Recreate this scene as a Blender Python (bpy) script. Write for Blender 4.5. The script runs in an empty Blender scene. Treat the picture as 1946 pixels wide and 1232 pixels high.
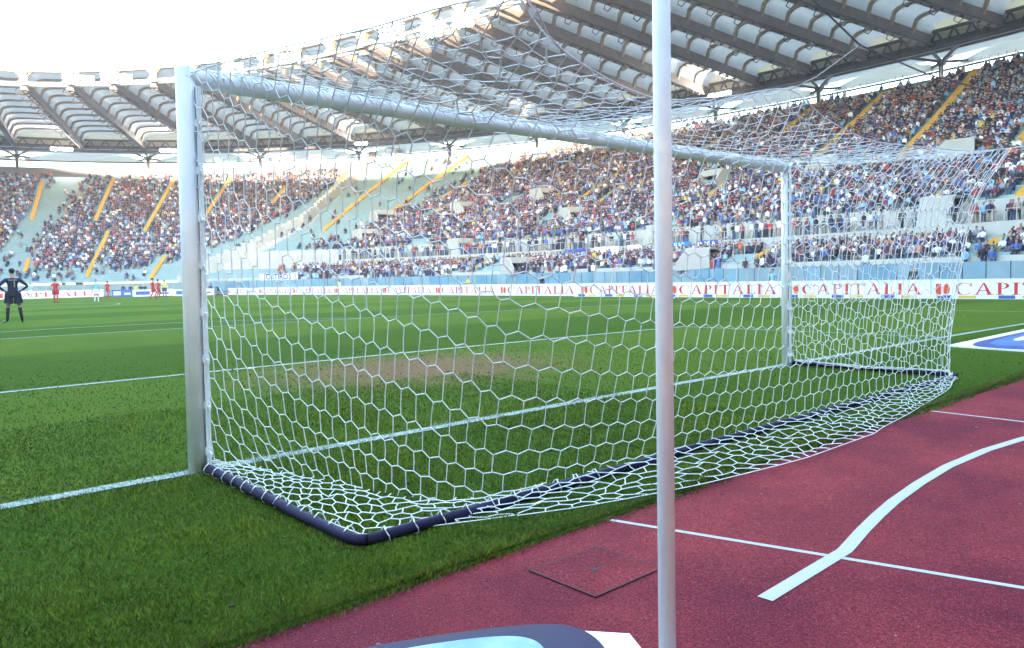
import bpy, bmesh, math, random
import numpy as np
from mathutils import Vector, Matrix
rnd = random.Random(7); rng = np.random.default_rng(7)
R = math.radians
sc = bpy.context.scene; COL = sc.collection
# ------------------------------------------------------------------ camera
F_PX, W_PX = 1454.458, 1946.0
CAM = Vector((-1.72784, -5.00779, 1.20575)); YAW, PIT, ROL = 0.7261189, -0.0614518, -0.0217726
fw = Vector((math.sin(YAW)*math.cos(PIT), math.cos(YAW)*math.cos(PIT), math.sin(PIT)))
rt = fw.cross(Vector((0, 0, 1))).normalized(); up = rt.cross(fw)
rt, up = math.cos(ROL)*rt + math.sin(ROL)*up, -math.sin(ROL)*rt + math.cos(ROL)*up
cd = bpy.data.cameras.new('camera'); cam = bpy.data.objects.new('camera', cd); COL.objects.link(cam)
cd.sensor_width = 36.0; cd.lens = 36.0*F_PX/W_PX; cd.clip_start = 0.05; cd.clip_end = 12000
cam.matrix_world = Matrix(((rt.x, up.x, -fw.x, CAM.x), (rt.y, up.y, -fw.y, CAM.y), (rt.z, up.z, -fw.z, CAM.z), (0, 0, 0, 1)))
sc.camera = cam
# ------------------------------------------------------------------ sky, sun, exposure
HAZE = 0.0006
SUN_AZ, SUN_EL = R(222), R(4.2)
world = bpy.data.worlds.new('World'); sc.world = world; world.use_nodes = True
nt = world.node_tree; sky = nt.nodes.new('ShaderNodeTexSky'); sky.sky_type = 'NISHITA'; sky.sun_disc = False
sky.sun_elevation = SUN_EL; sky.sun_rotation = SUN_AZ; sky.air_density = 1.0; sky.dust_density = 0.7; sky.ozone_density = 1.5
nt.links.new(sky.outputs[0], nt.nodes['Background'].inputs[0]); nt.nodes['Background'].inputs[1].default_value = 0.15
sl = bpy.data.lights.new('sun', 'SUN'); sun = bpy.data.objects.new('sun', sl); COL.objects.link(sun)
sl.energy = 2.2; sl.angle = R(0.5); sl.color = (1.0, 0.88, 0.66)
sd = Vector((-math.sin(SUN_AZ)*math.cos(SUN_EL), -math.cos(SUN_AZ)*math.cos(SUN_EL), -math.sin(SUN_EL)))
sun.rotation_euler = sd.to_track_quat('-Z', 'Y').to_euler()
vs = sc.view_settings; vs.view_transform = 'Standard'; vs.look = 'None'; vs.gamma = 1.0; vs.exposure = 5.12
sc.cycles.max_bounces = 6; sc.cycles.diffuse_bounces = 4; sc.cycles.transmission_bounces = 4; sc.cycles.transparent_max_bounces = 8
sc.cycles.use_denoising = True

# ------------------------------------------------------------------ helpers
def gz(x, y=0.0):
    """height of the crowned pitch"""
    return -0.4*min(1.0, ((x-3.72)/37.3)**2) - (0.2*((y-60)/50)**2 if y > 60 else 0.0)*(1 if y < 112 else 0) - (0.22 if y >= 112 else 0)
def tag(o, label=None, cat=None, group=None, kind=None):
    if label: o['label'] = label
    if cat: o['category'] = cat
    if group: o['group'] = group
    if kind: o['kind'] = kind
    return o
def link(o, parent=None):
    COL.objects.link(o)
    if parent is not None: o.parent = parent
    return o
def empty(name, loc=(0, 0, 0), rz=0.0, label=None, cat=None, group=None):
    o = bpy.data.objects.new(name, None); o.location = loc; o.rotation_euler = (0, 0, rz); o.empty_display_size = 0.1
    link(o); return tag(o, label, cat, group)
class MB:
    def __init__(s): s.v = []; s.f = []; s.m = []
    def add(s, verts, faces, mi=0):
        n = len(s.v); s.v += [tuple(p) for p in verts]; s.f += [tuple(i+n for i in f) for f in faces]; s.m += [mi]*len(faces)
    def box(s, c, size, M=None, mi=0):
        x, y, z = size[0]/2, size[1]/2, size[2]/2
        p = [Vector((a*x, b*y, d*z)) for d in (-1, 1) for b in (-1, 1) for a in (-1, 1)]
        if M is not None: p = [M @ q for q in p]
        s.add([q+Vector(c) for q in p], [(0, 2, 3, 1), (4, 5, 7, 6), (0, 1, 5, 4), (2, 6, 7, 3), (0, 4, 6, 2), (1, 3, 7, 5)], mi)
    def bar(s, a, b, w, h, mi=0):
        a, b = Vector(a), Vector(b); d = b-a; L = d.length
        if L < 1e-6: return
        q = d.to_track_quat('X', 'Z').to_matrix(); s.box((a+b)/2, (L, w, h), q, mi)
    def tube(s, pts, r, n=8, mi=0, cap=True):
        pts = [Vector(p) for p in pts]; rs = r if isinstance(r, (list, tuple)) else [r]*len(pts)
        base = len(s.v); up0 = None
        for i, p in enumerate(pts):
            t = (pts[min(i+1, len(pts)-1)]-pts[max(i-1, 0)]).normalized()
            if up0 is None: up0 = Vector((0, 0, 1)) if abs(t.z) < .9 else Vector((1, 0, 0))
            u = (up0-t*up0.dot(t)).normalized(); w = t.cross(u); up0 = u
            for k in range(n):
                a = 2*math.pi*k/n; s.v.append(tuple(p+(u*math.cos(a)+w*math.sin(a))*rs[i]))
        for i in range(len(pts)-1):
            for k in range(n):
                s.f.append((base+i*n+k, base+i*n+(k+1) % n, base+(i+1)*n+(k+1) % n, base+(i+1)*n+k)); s.m.append(mi)
        if cap:
            s.f.append(tuple(base+k for k in reversed(range(n)))); s.m.append(mi)
            s.f.append(tuple(base+(len(pts)-1)*n+k for k in range(n))); s.m.append(mi)
    def ball(s, c, r, nu=8, nv=5, mi=0):
        c = Vector(c); r = Vector(r) if hasattr(r, '__len__') else Vector((r, r, r)); vs_ = [c+Vector((0, 0, -r.z))]
        for j in range(1, nv):
            ph = -math.pi/2+math.pi*j/nv
            for k in range(nu):
                a = 2*math.pi*k/nu; vs_.append(c+Vector((r.x*math.cos(ph)*math.cos(a), r.y*math.cos(ph)*math.sin(a), r.z*math.sin(ph))))
        vs_.append(c+Vector((0, 0, r.z))); fs = []
        for k in range(nu): fs.append((0, 1+(k+1) % nu, 1+k))
        for j in range(nv-2):
            for k in range(nu): a = 1+j*nu; fs.append((a+k, a+(k+1) % nu, a+nu+(k+1) % nu, a+nu+k))
        t = len(vs_)-1; a = 1+(nv-2)*nu
        for k in range(nu): fs.append((a+k, a+(k+1) % nu, t))
        s.add(vs_, fs, mi)
    def mesh(s, name, mats, smooth=False):
        me = bpy.data.meshes.new(name); me.from_pydata(s.v, [], s.f)
        for m in (mats if isinstance(mats, (list, tuple)) else [mats]): me.materials.append(m)
        if any(s.m): me.polygons.foreach_set('material_index', s.m)
        if smooth: me.polygons.foreach_set('use_smooth', [True]*len(s.f))
        me.update(); return me
    def build(s, name, mats, parent=None, smooth=False):
        return link(bpy.data.objects.new(name, s.mesh(name, mats, smooth)), parent)
def np_mesh(name, V, Fc, mat, parent=None, colors=None, midx=None, smooth=False):
    """V (n,3); Fc (m,k) all faces with k corners; colors (m,3) per face"""
    me = bpy.data.meshes.new(name); V = np.asarray(V, np.float32); Fc = np.asarray(Fc, np.int32); m, k = Fc.shape
    me.vertices.add(len(V)); me.vertices.foreach_set('co', V.ravel())
    me.loops.add(m*k); me.loops.foreach_set('vertex_index', Fc.ravel())
    me.polygons.add(m); me.polygons.foreach_set('loop_start', np.arange(0, m*k, k, dtype=np.int32))
    try: me.polygons.foreach_set('loop_total', np.full(m, k, np.int32))
    except Exception: pass
    for mm in (mat if isinstance(mat, (list, tuple)) else [mat]): me.materials.append(mm)
    if midx is not None: me.polygons.foreach_set('material_index', np.asarray(midx, np.int32))
    if smooth: me.polygons.foreach_set('use_smooth', np.ones(m, bool))
    if colors is not None:
        at = me.color_attributes.new('Col', 'FLOAT_COLOR', 'CORNER')
        c = np.ones((m, k, 4), np.float32); c[:, :, :3] = np.asarray(colors, np.float32)[:, None, :]
        at.data.foreach_set('color', c.ravel())
    me.update(calc_edges=True); me.validate()
    return link(bpy.data.objects.new(name, me), parent)
# ------------------------------------------------------------------ materials
MATS = {}
def mat(name, col, rough=0.6, var=0.0, scale=4.0, bump=0.0, bscale=60.0, metal=0.0, spec=0.5, col2=None, trans=0.0, emit=0.0, vcol=False, detail=4.0):
    if name in MATS: return MATS[name]
    m = bpy.data.materials.new(name); m.use_nodes = True; n = m.node_tree.nodes; L = m.node_tree.links
    b = n['Principled BSDF']; b.inputs['Base Color'].default_value = (*col, 1); b.inputs['Roughness'].default_value = rough
    b.inputs['Metallic'].default_value = metal; b.inputs['Specular IOR Level'].default_value = spec
    src = None
    if vcol:
        a = n.new('ShaderNodeAttribute'); a.attribute_name = 'Col'; src = a.outputs['Color']; L.new(src, b.inputs['Base Color'])
    if var > 0 or col2:
        tc = n.new('ShaderNodeTexCoord'); nz = n.new('ShaderNodeTexNoise'); nz.inputs['Scale'].default_value = scale; nz.inputs['Detail'].default_value = detail
        L.new(tc.outputs['Object'], nz.inputs['Vector'])
        rp = n.new('ShaderNodeValToRGB'); rp.color_ramp.elements[0].position = 0.3; rp.color_ramp.elements[1].position = 0.7
        c0 = tuple(max(0, c*(1-var)) for c in col); c1 = col2 if col2 else tuple(min(1, c*(1+var)) for c in col)
        rp.color_ramp.elements[0].color = (*c0, 1); rp.color_ramp.elements[1].color = (*c1, 1)
        L.new(nz.outputs['Fac'], rp.inputs['Fac'])
        if not vcol: L.new(rp.outputs['Color'], b.inputs['Base Color'])
    if bump > 0:
        tc = n.new('ShaderNodeTexCoord'); nz = n.new('ShaderNodeTexNoise'); nz.inputs['Scale'].default_value = bscale; nz.inputs['Detail'].default_value = 3
        L.new(tc.outputs['Object'], nz.inputs['Vector']); bp = n.new('ShaderNodeBump'); bp.inputs['Strength'].default_value = bump; bp.inputs['Distance'].default_value = 0.01
        L.new(nz.outputs['Fac'], bp.inputs['Height']); L.new(bp.outputs['Normal'], b.inputs['Normal'])
    if trans > 0:
        t = n.new('ShaderNodeBsdfTranslucent'); t.inputs['Color'].default_value = (*col, 1); mx = n.new('ShaderNodeMixShader'); mx.inputs[0].default_value = trans
        out = n['Material Output']; L.new(b.outputs[0], mx.inputs[1]); L.new(t.outputs[0], mx.inputs[2]); L.new(mx.outputs[0], out.inputs[0])
    if emit > 0:
        b.inputs['Emission Color'].default_value = (*col, 1); b.inputs['Emission Strength'].default_value = emit
    MATS[name] = m; return m

class NG:
    """tiny node-graph helper"""
    def __init__(s, name):
        s.m = bpy.data.materials.new(name); s.m.use_nodes = True; s.n = s.m.node_tree.nodes; s.L = s.m.node_tree.links; s.b = s.n['Principled BSDF']
        s.tc = s.n.new('ShaderNodeTexCoord').outputs['Object']
    def noise(s, scale, detail=4, rough=.55, vec=None):
        x = s.n.new('ShaderNodeTexNoise'); x.inputs['Scale'].default_value = scale; x.inputs['Detail'].default_value = detail; x.inputs['Roughness'].default_value = rough
        s.L.new(vec or s.tc, x.inputs['Vector']); return x.outputs['Fac']
    def ramp(s, fac, stops):
        x = s.n.new('ShaderNodeValToRGB'); e = x.color_ramp.elements
        while len(e) < len(stops): e.new(0.5)
        for i, (p, c) in enumerate(stops): e[i].position = p; e[i].color = (*c, 1) if len(c) == 3 else c
        s.L.new(fac, x.inputs['Fac']); return x.outputs['Color']
    def mix(s, fac, a, b, mode='MIX'):
        x = s.n.new('ShaderNodeMix'); x.data_type = 'RGBA'; x.blend_type = mode
        for sock, val in ((x.inputs[0], fac), (x.inputs[6], a), (x.inputs[7], b)):
            if isinstance(val, (int, float)): sock.default_value = val
            elif isinstance(val, tuple): sock.default_value = (*val, 1)
            else: s.L.new(val, sock)
        return x.outputs[2]
    def math(s, op, a, b=0.0, c=0.0):
        x = s.n.new('ShaderNodeMath'); x.operation = op
        for i, val in enumerate((a, b, c)):
            if isinstance(val, (int, float)): x.inputs[i].default_value = val
            else: s.L.new(val, x.inputs[i])
        return x.outputs[0]
    def xyz(s):
        x = s.n.new('ShaderNodeSeparateXYZ'); s.L.new(s.tc, x.inputs[0]); return x.outputs
    def bump(s, h, strength, dist=.01):
        x = s.n.new('ShaderNodeBump'); x.inputs['Strength'].default_value = strength; x.inputs['Distance'].default_value = dist
        s.L.new(h, x.inputs['Height']); s.L.new(x.outputs['Normal'], s.b.inputs['Normal'])
    def base(s, c, rough=.8, spec=.3):
        s.L.new(c, s.b.inputs['Base Color']); s.b.inputs['Roughness'].default_value = rough; s.b.inputs['Specular IOR Level'].default_value = spec

def make_grass():
    g = NG('grass_turf'); x, y, z = g.xyz()
    c = g.ramp(g.noise(48, 8, .8), [(.3, (.024, .050, .009)), (.5, (.064, .106, .015)), (.72, (.12, .165, .026))])
    big = g.ramp(g.noise(.55, 4), [(.35, (.85, .95, .9)), (.65, (1.12, 1.02, .9))])
    c = g.mix(1.0, c, big, 'MULTIPLY')
    # mown bands parallel to the goal line
    st = g.math('SINE', g.math('MULTIPLY', y, math.pi/5.5)); st = g.math('MULTIPLY_ADD', st, 3.0, .5); st = g.math('MINIMUM', g.math('MAXIMUM', st, 0), 1)
    c = g.mix(st, g.mix(1.0, c, (.80, .90, .82), 'MULTIPLY'), g.mix(1.0, c, (1.18, 1.16, 1.14), 'MULTIPLY'))
    # trodden goal mouth
    dx = g.math('DIVIDE', g.math('SUBTRACT', x, 4.2), 2.3); dy = g.math('DIVIDE', g.math('SUBTRACT', y, 3.6), 1.9)
    d = g.math('SQRT', g.math('ADD', g.math('MULTIPLY', dx, dx), g.math('MULTIPLY', dy, dy)))
    w = g.math('SUBTRACT', 1.15, d); w = g.math('ADD', w, g.math('MULTIPLY', g.math('SUBTRACT', g.noise(2.6, 8, .8), .5), 3.2))
    w = g.math('MINIMUM', g.math('MAXIMUM', g.math('MULTIPLY', w, 1.1), 0), .9)
    soil = g.ramp(g.noise(14, 6, .7), [(.3, (.10, .052, .03)), (.6, (.25, .145, .085)), (.8, (.34, .22, .13))])
    c = g.mix(w, c, soil); g.base(c, .98, .02); g.bump(g.noise(180, 3), .8, .02); return g.m
def make_track():
    g = NG('tartan'); c = g.ramp(g.noise(190, 3, .75), [(.32, (.085, .010, .015)), (.47, (.19, .019, .030)), (.56, (.26, .034, .045)), (.70, (.40, .11, .12))])
    fine = g.ramp(g.noise(70, 4, .7), [(.35, (.62, .55, .66)), (.65, (1.22, 1.2, 1.15))]); c = g.mix(1.0, c, fine, 'MULTIPLY')
    big = g.ramp(g.noise(.9, 6, .62), [(.36, (.62, .50, .72)), (.62, (1.12, 1.10, 1.0))]); c = g.mix(1.0, c, big, 'MULTIPLY')
    sp = g.ramp(g.noise(120, 1, .4), [(.74, (0, 0, 0)), (.77, (1, 1, 1))]); c = g.mix(g.math('MULTIPLY', sp, .45), c, (.5, .42, .40))
    g.base(c, .9, .15); g.bump(g.noise(190, 3, .7), 1.0, .006); return g.m
def make_paint(name, col, wear, scale=60):
    g = NG(name); w = g.ramp(g.noise(scale, 5, .7), [(wear-.06, tuple(c*.45 for c in col)), (wear+.06, col)]); g.base(w, .7, .3); g.bump(g.noise(380, 2), .5, .005); return g.m
M_GRASS = make_grass(); M_TRACK = make_track()
M_LINE = make_paint('track_line_paint', (.42, .43, .45), .40, 240); M_CHALK = make_paint('pitch_line_chalk', (.27, .33, .29), .48, 40)
M_WHITE = mat('white_enamel', (.86, .86, .87), .42, .09, 5, .08, 60, col2=(.90, .90, .91), detail=8)
M_NET = mat('white_net_cord', (.82, .83, .84), .7)
M_PAD = mat('dark_frame_sleeve', (.014, .010, .040), .75, .3, 12, .1, 30, spec=.25)
M_STEEL = mat('galvanised_steel', (.35, .36, .38), .4, .1, 8, metal=.7)
M_POLE = mat('white_pole_paint', (.90, .90, .90), .6, .03, 20)
M_CABLE = mat('dark_cable', (.13, .13, .16), .6)
M_CONC = mat('stand_concrete', (.25, .26, .25), .85, .12, .7)
M_CWHITE = mat('white_concrete', (.42, .41, .37), .8, .08, .5)
M_SEAT = mat('pale_turquoise_seat', (.21, .30, .30), .55, .10, 1.5)
M_SEATB = mat('blue_padded_barrier', (.15, .28, .34), .5, .14, .4)
M_YEL = mat('yellow_step_paint', (.52, .28, .02), .65, .15, 1.0)
M_GREYWALL = mat('grey_rear_wall', (.17, .17, .19), .85, .1, .4)
M_BROWN = mat('brown_painted_steel', (.17, .125, .105), .55, .2, .6)
M_BROWND = mat('dark_brown_steel', (.075, .055, .05), .55, .2, .6)
M_RIB = mat('tan_arch_rib', (.34, .24, .15), .6, .15, .8)
M_MEMB = mat('roof_membrane_cloth', (.47, .46, .44), .8, .08, .6, trans=.20)
M_ENDP = mat('cream_end_cloth', (.52, .45, .33), .8, .06, .6, trans=.26)
M_RIM = mat('rim_membrane_cloth', (.82, .82, .80), .8, .04, .3, trans=.5)
M_WSTEEL = mat('white_painted_steel', (.42, .40, .36), .5, .1, .8)
M_BOARD = mat('white_board_sheet', (.80, .79, .80), .45, .03, .8)
M_RED = mat('red_board_print', (.56, .035, .03), .5)
M_REDO = mat('orange_red_emblem', (.66, .07, .025), .5)
M_BLUE = mat('blue_board_print', (.045, .10, .36), .5)
M_YELP = mat('amber_board_print', (.70, .46, .10), .5)
M_LAMP = mat('lit_lamp_glass', (1.0, .97, .90), .3, emit=26.0)
M_LAMPF = mat('faint_lamp_glass', (1.0, .95, .85), .3, emit=0.7)
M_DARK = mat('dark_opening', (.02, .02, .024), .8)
M_VC = mat('crowd_clothes', (.5, .5, .5), .85, vcol=True)
M_BLADE = mat('grass_blade', (.05, .11, .02), .8, vcol=True, spec=.08)
M_TERR = mat('outer_ground', (.16, .16, .15), .9, .15, .01)
M_HILL = mat('hill_ground', (.18, .19, .08), .95, .35, .03)
M_LEAF = mat('far_foliage', (.10, .12, .035), .9, .5, .08, trans=.15)
M_SKIN = mat('skin', (.46, .25, .17), .6); M_HAIR = mat('dark_hair', (.012, .009, .008), .6)
M_GLASSB = mat('pale_mat_blue', (.08, .27, .42), .6, .3, 3.0, col2=(.36, .56, .68)); M_NAVY = mat('navy_mat', (.010, .009, .045), .6, .15, 6, spec=.2)

# ------------------------------------------------------------------ ground sheets
def sheet(name, xs, ys, dz, m, kind='structure', zf=gz):
    V = np.array([(x, y, zf(x, y)+dz) for y in ys for x in xs]); nx = len(xs)
    Fc = [(j*nx+i, j*nx+i+1, (j+1)*nx+i+1, (j+1)*nx+i) for j in range(len(ys)-1) for i in range(nx-1)]
    o = np_mesh(name, V, Fc, m, smooth=True); o['kind'] = kind; return o
CX, CY = 3.72, 52.5
t = MB(); N = 64
t.add([(CX, CY, -.75)]+[(CX+5000*math.cos(2*math.pi*k/N), CY+5000*math.sin(2*math.pi*k/N), -.75) for k in range(N)], [(0, 1+k, 1+(k+1) % N) for k in range(N)])
t.build('ground', M_TERR)['kind'] = 'structure'
sheet('running_track', np.linspace(-62, 69, 132), np.linspace(-52, 155, 208), -.022, M_TRACK)
TRK_Y = -2.47
sheet('pitch', np.linspace(-41, 48, 90), np.concatenate([[TRK_Y-.012, TRK_Y+.025], np.arange(-2, 111.1, 1.0)]), 0.0, M_GRASS, zf=lambda x, y: gz(x, y)-(.026 if y < TRK_Y else 0))
def strip(name, pts, w, dz, m, closed=False, zb=0.0):
    b = MB(); P = [Vector((p[0], p[1], 0)) for p in pts]; vv = []
    for i, p in enumerate(P):
        a = P[(i-1) % len(P)] if (i > 0 or closed) else P[0]; c = P[(i+1) % len(P)] if (i < len(P)-1 or closed) else P[-1]
        d = (c-a).normalized(); n_ = Vector((-d.y, d.x, 0))
        for s_ in (-1, 1): q = p+n_*w/2*s_; vv.append((q.x, q.y, gz(q.x, q.y)+dz+zb))
    n = len(P); fs = [(2*i, 2*i+2, 2*i+3, 2*i+1) for i in range(n-1)]
    if closed: fs.append((2*n-2, 0, 1, 2*n-1))
    b.add(vv, fs); o = b.build(name, m); o['kind'] = 'structure'; return o
def seg(a, b, n): return [(a[0]+(b[0]-a[0])*i/n, a[1]+(b[1]-a[1])*i/n) for i in range(n+1)]
XL, XR = CX-34, CX+34
LINES = [('goal_line', seg((XL, 0), (XR, 0), 40), .12), ('goal_line', seg((XL, 105), (XR, 105), 40), .12),
         ('touch_line', seg((XL, .07), (XL, 104.93), 30), .12), ('touch_line', seg((XR, .07), (XR, 104.93), 30), .12), ('halfway_line', seg((XL+.07, 52.5), (XR-.07, 52.5), 40), .12)]
for y0, sg in ((0, 1), (105, -1)):
    for nm, hw, d in (('goal_area_line', 9.16, 5.5), ('penalty_area_line', 20.16, 16.5)):
        LINES += [(nm, seg((CX-hw, y0+sg*.07), (CX-hw, y0+sg*(d-.07)), 8), .12), (nm, seg((CX+hw, y0+sg*.07), (CX+hw, y0+sg*(d-.07)), 8), .12), (nm, seg((CX-hw-.06, y0+sg*d), (CX+hw+.06, y0+sg*d), 24), .12)]
    LINES.append(('penalty_arc', [(CX+9.15*math.sin(a), y0+sg*(11+9.15*math.cos(a))) for a in np.linspace(-.91, .91, 24)], .12))
    LINES.append(('penalty_spot', [(CX-.12, y0+sg*11), (CX+.12, y0+sg*11)], .22))
LINES.append(('centre_circle', [(CX+9.15*math.cos(a), 52.5+9.15*math.sin(a)) for a in np.linspace(0, 2*math.pi, 49)[:-1]], .12))
for nm, pts, w in LINES: strip(nm, pts, w, .006 if nm != 'centre_circle' else .010, M_CHALK, closed=(nm == 'centre_circle'))
# track lines
curve = [(1.52, -3.507), (1.56, -3.500), (1.84, -3.446), (2.12, -3.40), (2.41, -3.36), (2.85, -3.32), (3.37, -3.295), (4.0, -3.32), (4.56, -3.39), (5.6, -3.62), (7.0, -4.1), (9.0, -5.2)]
strip('lane_line', [(.83, -3.525), (1.2, -3.515)]+curve, .062, -.0192, M_LINE)
strip('lane_line', [(1.135, -2.50), (1.25, -2.9), (1.375, -3.33), (1.50, -3.76), (1.62, -4.18), (1.9, -5.2), (2.3, -6.6)], .030, -.0206, M_LINE)
strip('lane_line', [(5.28, -2.52), (5.24, -3.24), (5.18, -4.3), (5.1, -6.0)], .034, -.0206, M_LINE)

# ------------------------------------------------------------------ hatch and floor mats
h = empty('access_hatch', (0.595, -2.885, -.022), 0, 'square red track-surfaced hatch cover with dark seam set in the track', 'hatch')
b = MB()
for c, s_ in (((0, .1835, .0012), (.415, .008, .003)), ((0, -.1835, .0012), (.415, .008, .003)), ((.2035, 0, .0012), (.008, .359, .003)), ((-.2035, 0, .0012), (.008, .359, .003))): b.box(c, s_)
b.build('seam', mat('hatch_seam', (.055, .018, .020), .9), h)
b = MB(); b.box((0, 0, .0005), (.399, .359, .004)); b.build('lid', M_TRACK, h)
b = MB(); b.box((.0, -.005, .003), (.05, .014, .002)); b.box((-.012, .004, .0031), (.012, .03, .002)); b.build('lifting_slot', M_DARK, h)
def flat_poly(name, pts, z, th, m, parent):
    b = MB(); n = len(pts); vv = [(p[0], p[1], z) for p in pts]+[(p[0], p[1], z+th) for p in pts]
    b.add(vv, [tuple(range(n, 2*n)), tuple(reversed(range(n)))]+[(i, (i+1) % n, n+(i+1) % n, n+i) for i in range(n)]); return b.build(name, m, parent)
def smooth_poly(pts, it=3):
    for _ in range(it):
        q = []
        for i, p in enumerate(pts):
            r_ = pts[(i+1) % len(pts)]; q += [(p[0]*.75+r_[0]*.25, p[1]*.75+r_[1]*.25), (p[0]*.25+r_[0]*.75, p[1]*.25+r_[1]*.75)]
        pts = q
    return pts
m1 = empty('advertising_mat', (0, 0, -.022), 0, 'flat printed mat with navy and pale blue rounded shapes on red track', 'floor mat', 'advertising mats by the goal')
flat_poly('base', [(-1.5, -2.72), (-.60, -2.80), (-.30, -2.93), (.09, -3.17), (.24, -3.36), (.02, -3.75), (-1.7, -3.62)], .0, .006, M_BOARD, m1)
flat_poly('navy_print', smooth_poly([(-1.4, -2.70), (-.72, -2.73), (-.35, -2.86), (.03, -3.06), (.16, -3.2), (.10, -3.40), (-.10, -3.58), (-.6, -3.66), (-1.4, -3.56)]), .007, .003, M_NAVY, m1)
flat_poly('pale_blue_print', smooth_poly([(-1.3, -2.82), (-.62, -2.84), (-.33, -2.94), (-.08, -3.08), (-.02, -3.19), (-.10, -3.32), (-.45, -3.42), (-1.3, -3.4)]), .011, .003, M_GLASSB, m1)
m2 = empty('advertising_mat', (0, 0, 0), 0, 'flat white mat with blue oval print on grass beyond the net', 'floor mat', 'advertising mats by the goal')
flat_poly('base', [(11.1, -.68), (17.5, -.62), (17.2, -2.35), (10.72, -2.3)], -.03, .04, M_BOARD, m2)
flat_poly('navy_print', smooth_poly([(11.2, -.84), (13.5, -.82), (16.5, -.84), (17.1, -1.4), (16.5, -2.1), (13.5, -2.18), (11.0, -2.12), (10.9, -1.45)]), .011, .003, mat('mat_blue', (.015, .03, .17), .6, .25, 2), m2)
flat_poly('pale_blue_print', smooth_poly([(11.6, -1.02), (13.2, -.96), (15.8, -1.02), (16.4, -1.4), (15.8, -1.85), (13.2, -1.95), (11.5, -1.85), (11.3, -1.4)]), .015, .003, mat('mat_mid_blue', (.03, .10, .32), .6, .3, 3), m2)
flat_poly('white_print', smooth_poly([(12.4, -1.15), (13.6, -1.12), (14.6, -1.2), (14.6, -1.35), (13.4, -1.32), (12.3, -1.33)]), .019, .003, M_BOARD, m2)

# ------------------------------------------------------------------ goal
g = empty('football_goal', (0, 0, 0), 0, 'white football goal with dark sleeved ground frame standing on the goal line', 'goal')
NB, NT, FB, FT = Vector((-.02, -.01, -.02)), Vector((.02, 0, 2.56)), Vector((7.455, 0, -.02)), Vector((7.437, 0, 2.57))
for a, c in ((NB, NT), (FB, FT)):
    b = MB(); b.tube([a, a.lerp(c, .5), c], .062, 20); b.build('post', M_WHITE, g, True)
b = MB(); b.tube([Vector((.0, 0, 2.4985)), Vector((3.72, 0, 2.5035)), Vector((7.44, 0, 2.5085))], .0605, 20); b.build('crossbar', M_WHITE, g, True)
for a, c, d in ((NB, NT, Vector((.045, -.075, 0))), (FB, FT, Vector((-.045, -.075, 0)))):
    b = MB(); b.bar(a+d+Vector((0, 0, .05)), c+d+Vector((0, 0, -.12)), .012, .030); b.build('net_rail', M_WHITE, g)
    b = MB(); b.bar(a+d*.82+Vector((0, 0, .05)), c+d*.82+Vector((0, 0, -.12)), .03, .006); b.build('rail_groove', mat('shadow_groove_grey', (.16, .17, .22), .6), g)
    clip = None
    for k in range(8):
        p = a.lerp(c, .06+k*.115)+d*.93
        if clip is None:
            cb = MB(); cb.box((0, 0, 0), (.034, .052, .045)); cb.tube([(0, -.02, .0), (0, -.05, -.01), (0, -.05, -.03)], .006, 6); clip = cb.mesh('net_clip', M_WHITE)
        o = bpy.data.objects.new('net_clip', clip); o.location = p; link(o, g)
CN, CF = Vector((-.02, -2.01, .03)), Vector((7.42, -2.0, .03))
def wob(a, b, n, amp=.012):
    return [a.lerp(b, i/n)+Vector((0, rnd.uniform(-amp, amp), 0) if abs(b.x-a.x) > 3 else (rnd.uniform(-amp, amp)*.6, 0, 0))*(0 < i < n) for i in range(n+1)]
b = MB(); b.tube([Vector((.0, -.09, .03))]+wob(Vector((.0, -.2, .034)), CN+Vector((0, .10, 0)), 8)+[CN+Vector((.015, .03, 0)), CN+Vector((.045, .0, 0))], .027, 12); b.build('ground_bar', M_PAD, g, True)
b = MB(); b.tube([CN+Vector((.045, 0, 0)), CN+Vector((.1, -.004, 0))]+wob(CN+Vector((.3, 0, 0)), CF+Vector((-.3, 0, 0)), 22)+[CF], .027, 12); b.build('ground_bar', M_PAD, g, True)
b = MB(); b.tube([Vector((7.44, -.09, .03))]+wob(Vector((7.44, -.2, .03)), CF, 8), .027, 12); b.build('ground_bar', M_PAD, g, True)
# loops of cord that tie the net to the sleeves
lb = MB()
for k in range(13): y = -.15-k*.145; lb.tube([(.0+.037*math.cos(a), y+.012*math.sin(a*2), .034+.037*math.sin(a)) for a in np.linspace(0, 2*math.pi, 9)], .0035, 4, cap=False)
for k in range(10): x = .12+k*.16; lb.tube([(x+.012*math.sin(a*2), -2.01+.038*math.cos(a), .034+.038*math.sin(a)) for a in np.linspace(0, 2*math.pi, 9)], .0035, 4, cap=False)
lb.build('cord_loops', M_NET, g)['kind'] = 'stuff'

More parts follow.
